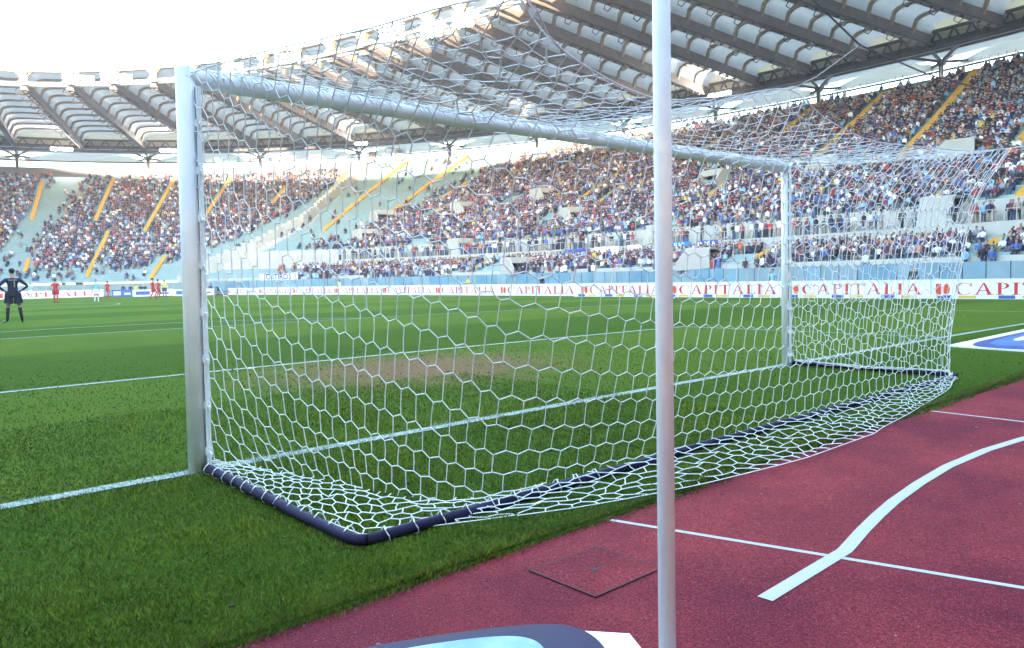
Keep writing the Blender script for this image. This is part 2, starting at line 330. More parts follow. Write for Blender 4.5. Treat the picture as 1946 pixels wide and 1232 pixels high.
# ------------------------------------------------------------------ net
net = empty('goal_net', (3.7, -1.2, 0), 0, 'white hexagonal mesh goal net hung from crossbar and rear poles', 'net')
def strands(name, segs, r=.0033, parent=net, nside=4):
    S = np.array([[tuple(a), tuple(c)] for a, c in segs], float); A, B = S[:, 0], S[:, 1]; D = B-A; Ln = np.linalg.norm(D, axis=1, keepdims=True); D = D/np.maximum(Ln, 1e-6)
    ref = np.where(np.abs(D[:, 2:3]) < .9, np.array([[0, 0, 1.]]), np.array([[1., 0, 0]])); U = np.cross(D, ref); U /= np.linalg.norm(U, axis=1, keepdims=True); Wv = np.cross(D, U)
    V = []
    for P, e in ((A, -1), (B, 1)):
        for k in range(nside): a = 2*math.pi*k/nside; V.append(P+D*e*r*.6+(U*math.cos(a)+Wv*math.sin(a))*r)
    V = np.stack(V, 1); n = len(S); base = (np.arange(n)*2*nside)[:, None]
    Fc = np.concatenate([base+np.array([[k, (k+1) % nside, nside+(k+1) % nside, nside+k]]) for k in range(nside)], 0)
    V = V.reshape(-1, 3)-np.array(parent.location)
    return np_mesh(name, V, Fc, M_NET, parent, smooth=True)
# horizontal outlines of the net curtain at several heights (top hem, shoulder, mid, low); cols 0..1 near side, 1..2 rear, 2..3 far side
REAR_TOP = [(.10, -3.02, 2.17), (.55, -2.80, 2.11), (1.38, -2.60, 2.08), (2.1, -2.58, 2.19), (2.72, -2.60, 2.31), (3.2, -2.60, 2.19), (3.9, -2.6, 2.12), (4.9, -2.6, 2.17), (6.2, -2.52, 2.27), (7.30, -2.50, 2.40)]
def pl(pts, u):
    """smooth interpolation by chord length"""
    P = np.array(pts, float); d = np.concatenate([[0], np.cumsum(np.linalg.norm(np.diff(P, axis=0), axis=1))]); s_ = u*d[-1]
    i = int(np.clip(np.searchsorted(d, s_)-1, 0, len(P)-2)); tt = (s_-d[i])/(d[i+1]-d[i])
    m0 = (P[i+1]-P[max(i-1, 0)])/2; m1_ = (P[min(i+2, len(P)-1)]-P[i])/2; h2 = tt*tt; h3 = h2*tt
    return (2*h3-3*h2+1)*P[i]+(h3-2*h2+tt)*m0+(-2*h3+3*h2)*P[i+1]+(h3-h2)*m1_
CURVES = [  # (height fraction, near, rear, far)
    (1.0, [(.03, -.06, 2.52), (.05, -1.0, 2.43), (.07, -2.0, 2.30), (.10, -3.02, 2.17), (.42, -2.86, 2.12), (.82, -2.70, 2.10)], [q for q in REAR_TOP if q[0] > .8 and False] + [(.82, -2.70, 2.10)] + REAR_TOP[2:], [(7.30, -2.50, 2.40), (7.40, -1.4, 2.42), (7.44, -.06, 2.53)]),
    (.80, [(.03, -.06, 2.00), (.13, -.7, 1.95), (.30, -1.45, 1.87), (.50, -2.10, 1.81), (.82, -2.32, 1.79)], [(.82, -2.32, 1.79), (1.6, -2.36, 1.75), (3.6, -2.32, 1.78), (6, -2.26, 1.85), (7.3, -2.20, 1.9)], [(7.3, -2.22, 1.9), (7.4, -1.1, 1.98), (7.44, -.06, 2.0)]),
    (.45, [(.03, -.07, 1.1), (.13, -.6, 1.07), (.33, -1.2, 1.05), (.56, -1.85, 1.04), (.82, -2.12, 1.03)], [(.82, -2.12, 1.03), (1.6, -2.24, 1.02), (3.5, -2.20, 1.02), (6, -2.12, 1.04), (7.28, -2.05, 1.08)], [(7.28, -2.05, 1.08), (7.36, -1, 1.1), (7.44, -.07, 1.1)]),
    (.18, [(.03, -.07, .45), (.17, -.56, .42), (.34, -1.15, .40), (.55, -1.78, .38), (.80, -2.02, .38)], [(.80, -2.02, .38), (1.6, -2.12, .40), (3.5, -2.12, .42), (6, -2.06, .43), (7.28, -1.97, .45)], [(7.28, -1.97, .45), (7.33, -1, .45), (7.44, -.07, .45)]),
    (.0, [(.05, -.10, .07), (.26, -.55, .05), (.38, -1.1, .05), (.52, -1.72, .06), (.78, -1.98, .07)], [(.78, -1.98, .07), (1.6, -2.03, .075), (3.5, -2.06, .08), (6, -2.05, .08), (7.36, -1.94, .07)], [(7.36, -1.94, .07), (7.3, -1, .06), (7.42, -.12, .07)])]
HF = [c[0] for c in CURVES]
def dense(pts, n=600):
    """centripetal-like spline through the points, resampled by true arc length"""
    P = np.array(pts, float); d = np.concatenate([[0], np.cumsum(np.linalg.norm(np.diff(P, axis=0), axis=1))]); out = []
    tang = np.zeros_like(P)
    for i in range(len(P)):
        a_, b_ = max(i-1, 0), min(i+1, len(P)-1); tang[i] = (P[b_]-P[a_])/(d[b_]-d[a_])
    for s_ in np.linspace(0, d[-1], n):
        i = int(np.clip(np.searchsorted(d, s_)-1, 0, len(P)-2)); L = d[i+1]-d[i]; t_ = (s_-d[i])/L; h2, h3 = t_*t_, t_**3
        out.append((2*h3-3*h2+1)*P[i]+(h3-2*h2+t_)*L*tang[i]+(-2*h3+3*h2)*P[i+1]+(h3-h2)*L*tang[i+1])
    out = np.array(out); al = np.concatenate([[0], np.cumsum(np.linalg.norm(np.diff(out, axis=0), axis=1))]); return out, al
PATHS = []
for c_ in CURVES:
    pts = list(c_[1])+list(c_[2][1:])+list(c_[3][1:]); D_, AL = dense(pts)
    def arc_at(p): return AL[int(np.argmin(np.linalg.norm(D_-np.array(p), axis=1)))]
    PATHS.append((D_, AL, [0, arc_at(c_[1][-1]), arc_at(c_[2][-1]), AL[-1]]))
def on_path(i, u):
    D_, AL, kn = PATHS[i]; s_ = np.interp(u, [0, 1, 2, 3], kn); return np.array([np.interp(s_, AL, D_[:, j]) for j in range(3)])
def curtain(u, v):
    """u 0..3 round the goal, v 0 (top) .. 1 (ground)"""
    f = 1-v; P = [on_path(i, u) for i in range(len(HF))]
    for i in range(len(HF)-1):
        if f >= HF[i+1]-1e-9:
            tt = (HF[i]-f)/(HF[i]-HF[i+1]); p0, p1 = P[i], P[i+1]; L = HF[i]-HF[i+1]
            m0 = (P[i+1]-P[i-1])/(HF[i-1]-HF[i+1])*L if i > 0 else p1-p0; m1_ = (P[i+2]-P[i])/(HF[i]-HF[i+2])*L if i+2 < len(HF) else p1-p0
            h2 = tt*tt; h3 = h2*tt
            return (2*h3-3*h2+1)*p0+(h3-2*h2+tt)*m0+(-2*h3+3*h2)*p1+(h3-h2)*m1_
    return P[-1]
HEM = [(.02, -2.0), (.42, -2.05), (.79, -2.19), (1.04, -2.29), (1.3, -2.37), (1.53, -2.43), (1.96, -2.51), (2.51, -2.6), (2.97, -2.63), (3.89, -2.62), (4.62, -2.52), (5.09, -2.46), (6.22, -2.30), (7.3, -2.05)]
def hem_y(x): return float(np.interp(x, [p[0] for p in HEM], [p[1] for p in HEM]))
def jit(p, a): return Vector((p[0]+rnd.gauss(0, a), p[1]+rnd.gauss(0, a), p[2]+rnd.gauss(0, a*.6)))
def hexnet(point, ncol, nrow, zig=.17, amp=.0045):
    """point(c, r) -> Vector, c in columns, r in rows; returns strand segments"""
    cache = {}
    def P(c, r):
        k = (round(c*4), round(r*100))
        if k not in cache: cache[k] = jit(point(min(max(c, 0), ncol), r), amp)
        return cache[k]
    segs = []
    for r_ in range(nrow):
        off = .5*(r_ % 2)
        for c in range(ncol+1):
            x = c+off
            if x > ncol: continue
            top, bot = P(x, r_+zig*.5), P(x, r_+1-zig*.5); mid = (top+bot)/2+Vector((rnd.gauss(0, amp*.6), rnd.gauss(0, amp*.6), 0)); segs += [(top, mid), (mid, bot)]
            for x2 in (x-.5, x+.5):
                if 0 <= x2 <= ncol and r_+1 < nrow: segs.append((bot, P(x2, r_+1+zig*.5)))
    return segs
NR = 15
SH_U = np.linspace(0, 3, 301); SH_V = np.interp(SH_U, [0, .12, .35, .7, .85, 1.0, 1.1, 1.2, 1.4, 1.8, 2, 2.5, 3], [0, 1.0, 2.4, 3.5, 4.0, 4.9, 5.6, 6.1, 6.8, 6.8, 6.0, 3.0, 0]); SH_V[8:-8] = np.convolve(SH_V, np.ones(17)/17, 'valid')
def shift(u): return float(np.interp(u, SH_U, SH_V))
NCOLS = (22, 45, 18)
def colu(k, x): return k+min(max(x, 0), .99999)
def hexcurtain(k, nc, amp=.0024, zig=.17):
    """hexagonal meshes whose rows sag away from the posts"""
    cache = {}
    def P(c, r):
        u = colu(k, c/nc); vv = (r+shift(u))/NR
        if vv < -.02 or vv > 1.02: return None
        key = (round(c*4), round(r*100))
        if key not in cache: cache[key] = jit(curtain(u, min(max(vv, 0), 1)), amp)
        return cache[key]
    def cut(c, r0, r1, c1=None):
        c1 = c if c1 is None else c1
        def cl(cc, r): u = colu(k, cc/nc); return min(max(r, -shift(u)), NR-shift(u))
        a_, b_ = cl(c, r0), cl(c1, r1); return (P(c, a_), P(c1, b_)) if b_-a_ > .02 or c1 != c and abs(b_-a_) > .02 else None
    segs = []
    for r_ in range(-8, NR+1):
        off = .5*(r_ % 2)
        for c in range(nc+1):
            x = c+off
            if x > nc: continue
            q = cut(x, r_+zig*.5, r_+1-zig*.5)
            if q and None not in q:
                mid = (q[0]+q[1])/2+Vector((rnd.gauss(0, amp*.6), rnd.gauss(0, amp*.6), 0)); segs += [(q[0], mid), (mid, q[1])]
            for x2 in (x-.5, x+.5):
                if 0 <= x2 <= nc:
                    a_, b_ = P(x, r_+1-zig*.5), P(x2, r_+1+zig*.5)
                    if a_ is not None and b_ is not None: segs.append((a_, b_))
    return segs
for k, nc in enumerate(NCOLS):
    segs = hexcurtain(k, nc)
    # slack net lying on the grass between the foot of the curtain and the tied edge
    def fp(c, r, k=k, nc=nc):
        p = curtain(colu(k, c/nc), 1.0); q = r/7.0
        if k == 1: e = Vector((p[0]+.04*math.sin(c*.7), hem_y(p[0]), .012))
        elif k == 0: f_ = [0, .5, .74, .88, 1.0]; e = Vector((float(np.interp(c/nc, f_, [.02, .02, .06, .40, .78])), float(np.interp(c/nc, f_, [-.14, -1.30, -1.94, -2.04, -2.17])), float(np.interp(c/nc, f_, [.055, .055, .055, .04, .012]))))
        else: e = Vector((7.43, min(-.12, p[1]-.03), .05))
        w = Vector(p).lerp(e, q); w.z = max(.008, w.z*(1-.6*q)+.022*abs(math.sin(c*1.3+r*2.1))*math.sin(math.pi*min(q+.12, 1))); w.x += .035*math.sin(c*.9+r*1.3)*(k == 1); return w
    flap = hexnet(fp, nc, 7, zig=.25, amp=.006)
    hemline = [(fp(c, 7), fp(c+1, 7)) for c in range(nc)]
    strands(('side_panel', 'rear_panel', 'side_panel')[k], segs)
    strands(('side_skirt', 'rear_skirt', 'side_skirt')[k], flap+hemline)
def roof(c, r):
    u = min(c/48, .99999); q = r/20
    e = Vector(pl(REAR_TOP, u)); a = Vector((.02+7.42*u, -.02, 2.575))
    p = a.lerp(e, q); p.z -= .16*math.sin(math.pi*q)*(.35+.65*math.sin(math.pi*u)); return p
strands('roof_panel', hexnet(roof, 48, 20, amp=.007), .0024)
# cords: head rope on the bar, rear head rope, side ropes, far corner rope
ropes = [[Vector((.0+7.44*i/60, .02*math.sin(i*1.3), 2.567+.006*math.sin(i*.7))) for i in range(61)], [Vector(pl(REAR_TOP, i/60)) for i in range(61)],
         [Vector(curtain(.99999*i/24, 0)) for i in range(25)], [Vector(curtain(2+.99999*i/24, 0)) for i in range(25)], [Vector(curtain(1.9999, i/24)) for i in range(25)]]
for pts in ropes: strands('head_rope', list(zip(pts[:-1], pts[1:])), .0036, nside=6)
wrap = []
for i in range(420):       # net meshes wound round the bar
    x = .1+7.25*i/420; a0 = rnd.uniform(-.4, 1.6); px = [Vector((x+j*.03, .064*math.cos(a0+j*.7), 2.502+.01*x/7.4+.064*math.sin(a0+j*.7))) for j in range(4)]; wrap += list(zip(px[:-1], px[1:]))
strands('bar_wrap', wrap, .004)['kind'] = 'stuff'
# ------------------------------------------------------------------ net support poles and cable
for (x, y, zt), lab in (((0, -3.70, 2.75), 'slim white net support pole standing upright on track nearest the camera'), ((7.5, -3.70, 2.75), 'slim white net support pole behind the far end of the goal')):
    p = empty('net_support_pole', (x, y, -.022), 0, lab, 'pole', 'net support poles')
    b = MB(); b.tube([(0, 0, 0), (0, 0, zt)], .0245, 16); b.build('pole', M_POLE, p, True)
    b = MB(); b.tube([(0, 0, .0), (0, 0, .03)], .16, 20); b.tube([(0, 0, .03), (0, 0, .14)], .032, 12); b.build('foot', M_STEEL, p)
    b = MB(); b.tube([(0, 0, zt), (0, 0, zt+.02)], .028, 12); b.build('cap', M_STEEL, p); b = MB(); b.tube([(.0, .018, zt-.3), (0, .05, zt-.3), (0, .05, zt-.34)], .006, 6); b.build('hook', M_STEEL, p)
cab = MB(); cab.tube([(0, -3.7, 2.36), (.40, -3.7, 2.24), (.85, -3.7, 2.13), (1.21, -3.7, 2.045), (1.85, -3.7, 2.04), (2.43, -3.7, 2.07), (4.5, -3.7, 2.2), (7.5, -3.7, 2.44)], .0034, 6)
o = cab.build('tension_cable', M_CABLE); tag(o, 'thin dark cable strung between the two net support poles', 'cable')
for a, c, lab in (((1.21, -3.7, 2.045), (2.72, -2.60, 2.31), 'dark cord lifting the middle of the net to the cable'), ((0, -3.7, 2.42), (.10, -3.02, 2.17), 'pale cord tying the near net corner to the slim pole'), ((7.5, -3.7, 2.5), (7.30, -2.5, 2.40), 'pale cord tying the far net corner to its pole')):
    b = MB(); b.tube([a, Vector(a).lerp(Vector(c), .5)+Vector((0, 0, -.02)), c], .0034, 6); tag(b.build('tie_cord', M_CABLE if 'dark' in lab else M_NET), lab, 'cord')

# ------------------------------------------------------------------ stands
A0, A1, B0, B1 = 58.0, 104.3, 94.0, 135.6
def E(s, th, z=0.0): return Vector((CX+(A0+(A1-A0)*s)*math.cos(th), CY+(B0+(B1-B0)*s)*math.sin(th), z))
ROWS_LOW = [(.03+.095*k/6, 1.75+1.5*k/6) for k in range(7)]
ROWS_UP = [(.18+.805*k/48, 6.2+19.2*k/48) for k in range(49)]
ROWS_END = [(.03+.88*k/52, 1.8+22.2*k/52) for k in range(53)]
def th_div(s): return float(np.interp(s, [0, .07, .21, .40, .87, 1], [.875, .84, .76, .695, .665, .66]))
def tier(name, rows, tf, nseg, parent, mats=(M_CONC, M_SEAT), seats=True):
    """stepped rows; tf(s)->(theta0, theta1)"""
    prof = []; mi = []
    for (s0, z0), (s1, z1) in zip(rows[:-1], rows[1:]):
        prof += [(s0, z0)]; mi += [0]; sd_ = s1-s0
        if seats:
            prof += [(s0+sd_*.50, z0+.01), (s0+sd_*.50, z0+.40), (s0+sd_*.80, z0+.44), (s0+sd_*.86, z0+.01)]; mi += [1, 1, 1, 0]
        prof += [(s1, z0)]; mi += [0]
    prof.append(rows[-1])
    P = np.zeros((len(prof), nseg+1, 3))
    for i, (s_, z_) in enumerate(prof):
        a, c = tf(s_); t_ = np.linspace(a, c, nseg+1); P[i, :, 0] = CX+(A0+(A1-A0)*s_)*np.cos(t_); P[i, :, 1] = CY+(B0+(B1-B0)*s_)*np.sin(t_); P[i, :, 2] = z_
    n = nseg+1; I, J = np.meshgrid(np.arange(len(prof)-1), np.arange(nseg), indexing='ij'); b0 = I*n+J
    Fc = np.stack([b0, b0+1, b0+n+1, b0+n], -1).reshape(-1, 4)
    return np_mesh(name, P.reshape(-1, 3), Fc, list(mats), parent, midx=np.repeat(np.array(mi), nseg))
def wallring(name, s, z0, z1, t0, t1, nseg, m, parent, thick=.35):
    b = MB(); ds = thick/46.3
    for k in range(nseg+1):
        th = t0+(t1-t0)*k/nseg
        b.v += [tuple(E(s, th, z0)), tuple(E(s, th, z1)), tuple(E(s+ds, th, z1)), tuple(E(s+ds, th, z0))]
    for k in range(nseg):
        a = 4*k
        for i in range(3): b.f.append((a+i, a+4+i, a+5+i, a+1+i)); b.m.append(0)
    return b.build(name, m, parent)
TL = -.95
side = empty('grandstand', E(0, 0, -.4), 0, 'long two-tier grandstand packed with spectators along the touchline', 'grandstand'); SO = np.array(side.location)
end = empty('grandstand', E(0, 1.2, -.4), 0, 'curved single-rake end stand behind the far goal with grey rear wall', 'grandstand')
oth = empty('grandstand', E(0, math.pi+.6, -.4), 0, 'curved stand with empty turquoise rows running round behind the camera', 'grandstand')
def reparent(o, p): o.parent = p; o.location = Vector(o.location)-p.location; return o
PARTS = []
def sp(o, p): o.location = -Vector(p.location); return o
sp(tier('lower_tier', ROWS_LOW, lambda s: (TL, th_div(s)), 150, side), side)
sp(tier('upper_tier', ROWS_UP, lambda s: (TL, th_div(s)-.055*max(0, 1-s/.6) if s < .6 else th_div(s)), 150, side), side)
sp(tier('concrete_steps', [(.18+.42*k/22, 6.2+19.2*(.42*k/22)/.805+.02) for k in range(23)], lambda s: (th_div(s)-.055*max(0, 1-s/.6)+1e-4, th_div(s)), 6, side, (M_CWHITE, M_CWHITE), False), side)
b = MB()
for k in range(121):
    th = TL+(th_div(.15)-TL)*k/120; b.v += [tuple(E(.13, th, 4.4)), tuple(E(.18, th, 4.4))]
for k in range(120): b.f.append((2*k, 2*k+2, 2*k+3, 2*k+1)); b.m.append(0)
sp(b.build('walkway', M_CONC, side), side)
sp(wallring('barrier_wall', .0005, -.5, 1.5, TL, .87, 130, M_SEATB, side), side)
NP_ = 74
for k in range(NP_):
    a_, c_ = -.50+1.37*k/NP_, -.50+1.37*(k+1)/NP_; p0, p1 = E(-.004, a_+.0004), E(-.004, c_-.0004); b = MB(); zt = 1.55+rnd.uniform(-.02, .02); b.bar(p0+Vector((0, 0, (zt-.1)/2)), p1+Vector((0, 0, (zt-.1)/2)), .12, zt+.1)
    sp(b.build('barrier_panel', (M_SEATB, mat('blue_panel_b', (.12, .26, .34), .5, .2, .5), mat('blue_panel_c', (.19, .30, .34), .5, .15, .5))[rnd.randrange(3)], side), side)
sp(wallring('white_front_wall', .016, 1.2, 1.95, TL, .86, 130, M_CWHITE, side), side)
sp(wallring('walkway_parapet', .1265, 2.9, 4.5, TL, .80, 130, M_CWHITE, side, .25), side)
sp(wallring('walkway_rear_wall', .1755, 4.3, 6.35, TL, .765, 130, M_CWHITE, side, .3), side)
sp(wallring('upper_rear_wall', .992, 24.5, 25.7, TL, .66, 110, M_CONC, side), side)
sp(tier('seating_tier', ROWS_END, lambda s: (th_div(s), 2.3), 120, end, (M_CONC, M_SEAT)), end)
sp(wallring('front_barrier', -.004, -.5, 1.5, .87, 2.3, 80, M_SEAT, end), end)
sp(wallring('rear_wall', .93, 23.0, 26.0, .67, 2.3, 90, M_GREYWALL, end), end)
b = MB()
for k in range(91):
    th = .665+(2.3-.665)*k/90; b.v += [tuple(E(.905, th, 23.9)), tuple(E(.935, th, 23.95))]
for k in range(90): b.f.append((2*k, 2*k+2, 2*k+3, 2*k+1)); b.m.append(0)
sp(b.build('rear_gangway', M_GREYWALL, end), end)
# stepped white wall that divides end stand and grandstand
b = MB(); n = 40
for k in range(n):
    s0, s1 = k/n*.93, (k+1)/n*.93; z = 1.8+22.2*(s0+.02)/.88+1.0 if s0 > .02 else 2.6
    for (sa, sb) in ((s0, s1),):
        p = [E(sa, th_div(sa)-.004, 0), E(sb, th_div(sb)-.004, 0), E(sb, th_div(sb)+.004, 0), E(sa, th_div(sa)+.004, 0)]
        lo = max(-.4, z-6.0); b.add([(q.x, q.y, lo) for q in p]+[(q.x, q.y, z) for q in p], [(0, 1, 5, 4), (1, 2, 6, 5), (2, 3, 7, 6), (3, 0, 4, 7), (4, 5, 6, 7)])
sp(b.build('stepped_divider', M_CWHITE, end), end)
sp(tier('seating_tier', ROWS_END[::4], lambda s: (2.3, 2*math.pi+TL), 120, oth, (M_SEAT, M_SEAT), False), oth)
sp(wallring('front_barrier', -.004, -.5, 1.5, 2.3, 2*math.pi+TL, 90, M_SEATB, oth), oth)
sp(wallring('sun_block_wall', .93, 23.0, 31.0, 2.45, 2*math.pi-.75, 110, M_GREYWALL, oth), oth)  # unseen wall added to close the gap under the roof against the sun
# stairs (yellow) : theta at s
def k_ais(t): return float(np.interp(abs(t), [.0, .25, .5, .7], [.5, .5, .12, .05]))
def ais(t, s): return t+k_ais(t)*t*(1-s)
AIS_SIDE = [(-.262, .40, 1), (-.178, .40, 1), (-.098, .50, .96), (-.024, .72, .985), (.055, .6, .9), (.135, .40, .6), (.20, .72, .98), (.245, .62, .95), (.325, .66, .98), (.40, .5, .75), (.488, .43, .99), (.60, .33, .99)]
AIS_SIDE2 = [(-.30, .18, .34), (-.03, .34, .43), (.10, .36, .5), (.25, .38, .46), (.36, .40, .48)]
AIS_LOW = [(-.30, .05, .11), (-.135, .05, .12), (.01, .05, .11), (.16, .05, .12)]
AIS_END = [(.70, .62, .90), (.80, .6, .80), (.925, .45, .9), (1.035, .40, .9), (1.15, .48, .9), (1.277, .5, .86), (1.40, .4, .9)]
AIS_END2 = [(1.112, .06, .41), (.955, .04, .2), (1.26, .1, .2)]
def stair(t, s0, s1, rows, parent, fun):
    b = MB(); w = .44 if parent is side else .34
    for (sa, za), (sb, zb) in zip(rows[:-1], rows[1:]):
        if sa < s0 or sb > s1: continue
        for h_ in (0, 1):
            s2 = sa+(sb-sa)*(.5*h_); c = E(s2, fun(t, s2)); c2 = E(sa+(sb-sa)*(.5*h_+.5), fun(t, sa+(sb-sa)*(.5*h_+.5))); d = (c2-c); L = d.length; d.normalize(); nrm = Vector((-d.y, d.x, 0))
            zt = za+.40+(zb-za)*.5*h_; zl = za-.1; p = [c-nrm*w, c2-nrm*w, c2+nrm*w, c+nrm*w]
            b.add([(q.x, q.y, zl) for q in p]+[(q.x, q.y, zt) for q in p], [(0, 3, 7, 4), (4, 7, 6, 5), (1, 0, 4, 5), (3, 2, 6, 7)])
    if b.v: sp(b.build('stairway', M_YEL, parent), parent)
for t_, a, c in AIS_SIDE+AIS_SIDE2: stair(t_, a, c, ROWS_UP, side, ais)
for t_, a, c in AIS_LOW: stair(t_, a, c, ROWS_LOW, side, ais)
same = lambda t, s: t
for t_, a, c in AIS_END+AIS_END2: stair(t_, a, c, ROWS_END, end, same)
def z_side(s):
    return float(np.interp(s, [.03, .125, .13, .179, .18, .985], [1.75, 3.25, 4.4, 4.4, 6.2, 25.4]))
# vomitories
VOMS = [(-.335, .172, 5.6), (-.287, .385, 5.0), (-.145, .42, 4.4), (-.013, .445, 4.6), (.238, .465, 4.6), (.524, .40, 5.0), (.368, .415, 4.2), (.287, .172, 5.6), (-.02, .172, 5.0), (.138, .29, 4.2), (-.128, .035, 5.6), (.135, .035, 5.2), (.516, .25, 4.6), (-.40, .30, 5.0)]
for t_, s_, w in VOMS:
    w *= .78
    c = E(s_, t_); c2 = E(s_+.05, ais(t_, s_+.05)); d = (c2-c).normalized(); nrm = Vector((-d.y, d.x, 0)); z = z_side(s_) if not .17 < s_ < .18 else 4.4; b = MB()
    M3 = Matrix((d, nrm, Vector((0, 0, 1)))).transposed(); dep = 2.4
    def loc(x, y, zz): return c+d*x+nrm*y+Vector((0, 0, z+zz))
    fx = -.3 if .17 < s_ < .18 else -1.0
    H = 2.35 if .17 < s_ < .18 else (1.7 if s_ < .05 else 1.55)
    for sg in (-1, 1):     # sloped cheek walls
        y0, y1 = sg*w/2, sg*(w/2-.3)
        p = [loc(fx, y0, -.4), loc(dep, y0, -.2), loc(dep, y0, H), loc(0, y0, H), loc(fx, y0, .35)]; q = [loc(fx, y1, -.4), loc(dep, y1, -.2), loc(dep, y1, H), loc(0, y1, H), loc(fx, y1, .35)]
        b.add(p+q, [(0, 1, 2, 3, 4), (9, 8, 7, 6, 5)]+[(i, (i+1) % 5, 5+(i+1) % 5, 5+i) for i in range(5)])
    b.box(loc(dep/2, 0, H-.1)+Vector((0, 0, .115)), (dep+.1, w-.62, .2), M3); b.box(loc(.05, 0, H-.32), (.22, w-.62, .62), M3)
    v = sp(b.build('vomitory', M_CWHITE, side), side)
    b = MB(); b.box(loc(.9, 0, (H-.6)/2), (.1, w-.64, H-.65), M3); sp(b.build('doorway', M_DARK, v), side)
    v.location = -side.location
    for ch in v.children: ch.location = (0, 0, 0)
# rail along the rear of the stand, walkway rail posts
b = MB(); n = 160
for k in range(n+1):
    th = -.5+1.16*k/n; p = E(.999, th, 25.6); b.box(p+Vector((0, 0, .75)), (.09, .09, 1.5))
sp(b.build('rear_railing', M_STEEL, side), side)['kind'] = 'stuff'
b = MB(); n = 130
for k in range(n+1):
    th = -.5+1.2*k/n; p = E(.1325, th, 4.5); b.box(p+Vector((0, 0, .45)), (.07, .07, .9))
    if k: b.bar(E(.1325, -.5+1.2*(k-1)/n, 5.4), E(.1325, th, 5.4), .05, .05)
sp(b.build('walkway_railing', M_WSTEEL, side), side)
# ------------------------------------------------------------------ people in the stands
TOPS = [('black', (.016, .011, .020), 17), ('navy', (.026, .020, .070), 18), ('dark grey', (.06, .05, .068), 11), ('brown', (.07, .045, .035), 5), ('blue', (.06, .11, .30), 10), ('sky blue', (.24, .42, .62), 9),
        ('white', (.68, .68, .72), 13), ('grey', (.25, .25, .30), 9), ('red', (.36, .035, .035), 5.5), ('orange', (.50, .14, .05), 2.4), ('maroon', (.14, .025, .045), 6), ('beige', (.36, .29, .24), 4), ('yellow', (.60, .44, .05), 1.0), ('green', (.05, .12, .07), 1.2)]
LEGS = [('dark trousers', (.02, .02, .03)), ('blue jeans', (.045, .07, .15)), ('grey trousers', (.14, .14, .15)), ('beige trousers', (.30, .25, .18))]
TW = np.array([t_[2] for t_ in TOPS]); TW = TW/TW.sum()
SKINS = np.array([(.42, .24, .17), (.50, .30, .22), (.34, .19, .13)]); HAIRS = np.array([(.012, .009, .008), (.04, .022, .014), (.12, .08, .04), (.2, .19, .18)])
def occ_side(t, s, row):
    if row == 'low':
        return .95 if t < .55 else .35
    if s < .6 and t > th_div(s)-.075*max(0, 1-s/.6)-.01: return .03
    a = float(np.interp(s, [.17, .35, .5, .65, .8, .9, 1], [.60, .505, .45, .415, .38, .32, .26]))
    if t > a+.05: return .03
    if t > a: return .45
    if s > .93 and -.16 < t < -.06: return .12
    if s > .90: return .72 if t < .05 else .45
    return .93
def occ_end(t, s):
    if s > .905: return 0
    if abs(t-float(np.interp(s, [0, 1], [1.32, 1.215]))) < .028: return .05
    if abs(t-float(np.interp(s, [0, 1], [1.29, 1.185]))) < .022: return .35
    lim = float(np.interp(s, [.0, .15, .35, .6, .9], [1.25, .93, .80, .73, .69]))
    if t < lim: return .05
    if s < .12: return .25
    if s < .2: return .6
    if s > .86: return .45
    return .88
SEATS = []       # x, y, z, angle(facing), theta, s, kind
def add_row(s, z, t0, t1, occ, kind, spacing=.52, aisles=()):
    a = A0+(A1-A0)*s; bb = B0+(B1-B0)*s; t_ = t0
    while t_ < t1:
        t_ += spacing/math.hypot(a*math.sin(t_), bb*math.cos(t_))
        if any(abs(t_-(f(tt, s)))*bb < .95 and s0-.01 <= s <= s1+.01 for tt, s0, s1, f in aisles): continue
        if rnd.random() > occ(t_, s)*(1-.30*max(0, math.sin(t_*57+s*41)*math.sin(t_*23-s*67+1))): continue
        j = rnd.gauss(0, .05); SEATS.append((CX+a*math.cos(t_)+j, CY+bb*math.sin(t_)+rnd.gauss(0, .06), z, math.atan2(-math.sin(t_)/bb, -math.cos(t_)/a), t_, s, kind))
aS = [(t_, a, c, ais) for t_, a, c in AIS_SIDE+AIS_SIDE2+AIS_LOW]; aE = [(t_, a, c, same) for t_, a, c in AIS_END+AIS_END2]
def not_vom(t_, s):
    for tv, sv, w in VOMS:
        if sv-.032 < s < sv+.055 and not (s < .135 and sv > .1) and abs(t_-ais(tv, s))*(B0+(B1-B0)*s) < w*.39+.1: return False
    return True
for s, z in ROWS_LOW[:-1]: add_row(s+.006, z, -.47, .66, lambda t_, s_: occ_side(t_, s_, 'low') if not_vom(t_, s_) else 0, 0, aisles=aS)
for s, z in ROWS_UP[:-1]: add_row(s+.006, z, -.47, th_div(s)-.002, lambda t_, s_: occ_side(t_, s_, 'up') if not_vom(t_, s_) else 0, 0, aisles=aS)
for s, z in ROWS_END[:-1]: add_row(s+.006, z, th_div(s)+.01, 1.52, occ_end, 0, aisles=aE)
add_row(.137, 4.4, -.47, .55, lambda t_, s_: .60 if math.sin(t_*31)+math.sin(t_*77) > -1.2 else .4, 1, .55); add_row(.152, 4.4, -.47, .5, lambda t_, s_: .5, 1, .62)
add_row(.012, .9, -.47, .60, lambda t_, s_: (.5 if t_ < .0 else .75) if math.sin(t_*23)+math.sin(t_*51) > -.4 else .12, 1, .62)
SEATS = np.array(SEATS)
dist = np.hypot(SEATS[:, 0]-CAM.x, SEATS[:, 1]-CAM.y)
def px_of(P):
    d = P-np.array(CAM); zc = d@np.array(fw); return W_PX/2+F_PX*(d@np.array(rt))/zc
inview = (px_of(SEATS[:, :3]) < 1980)
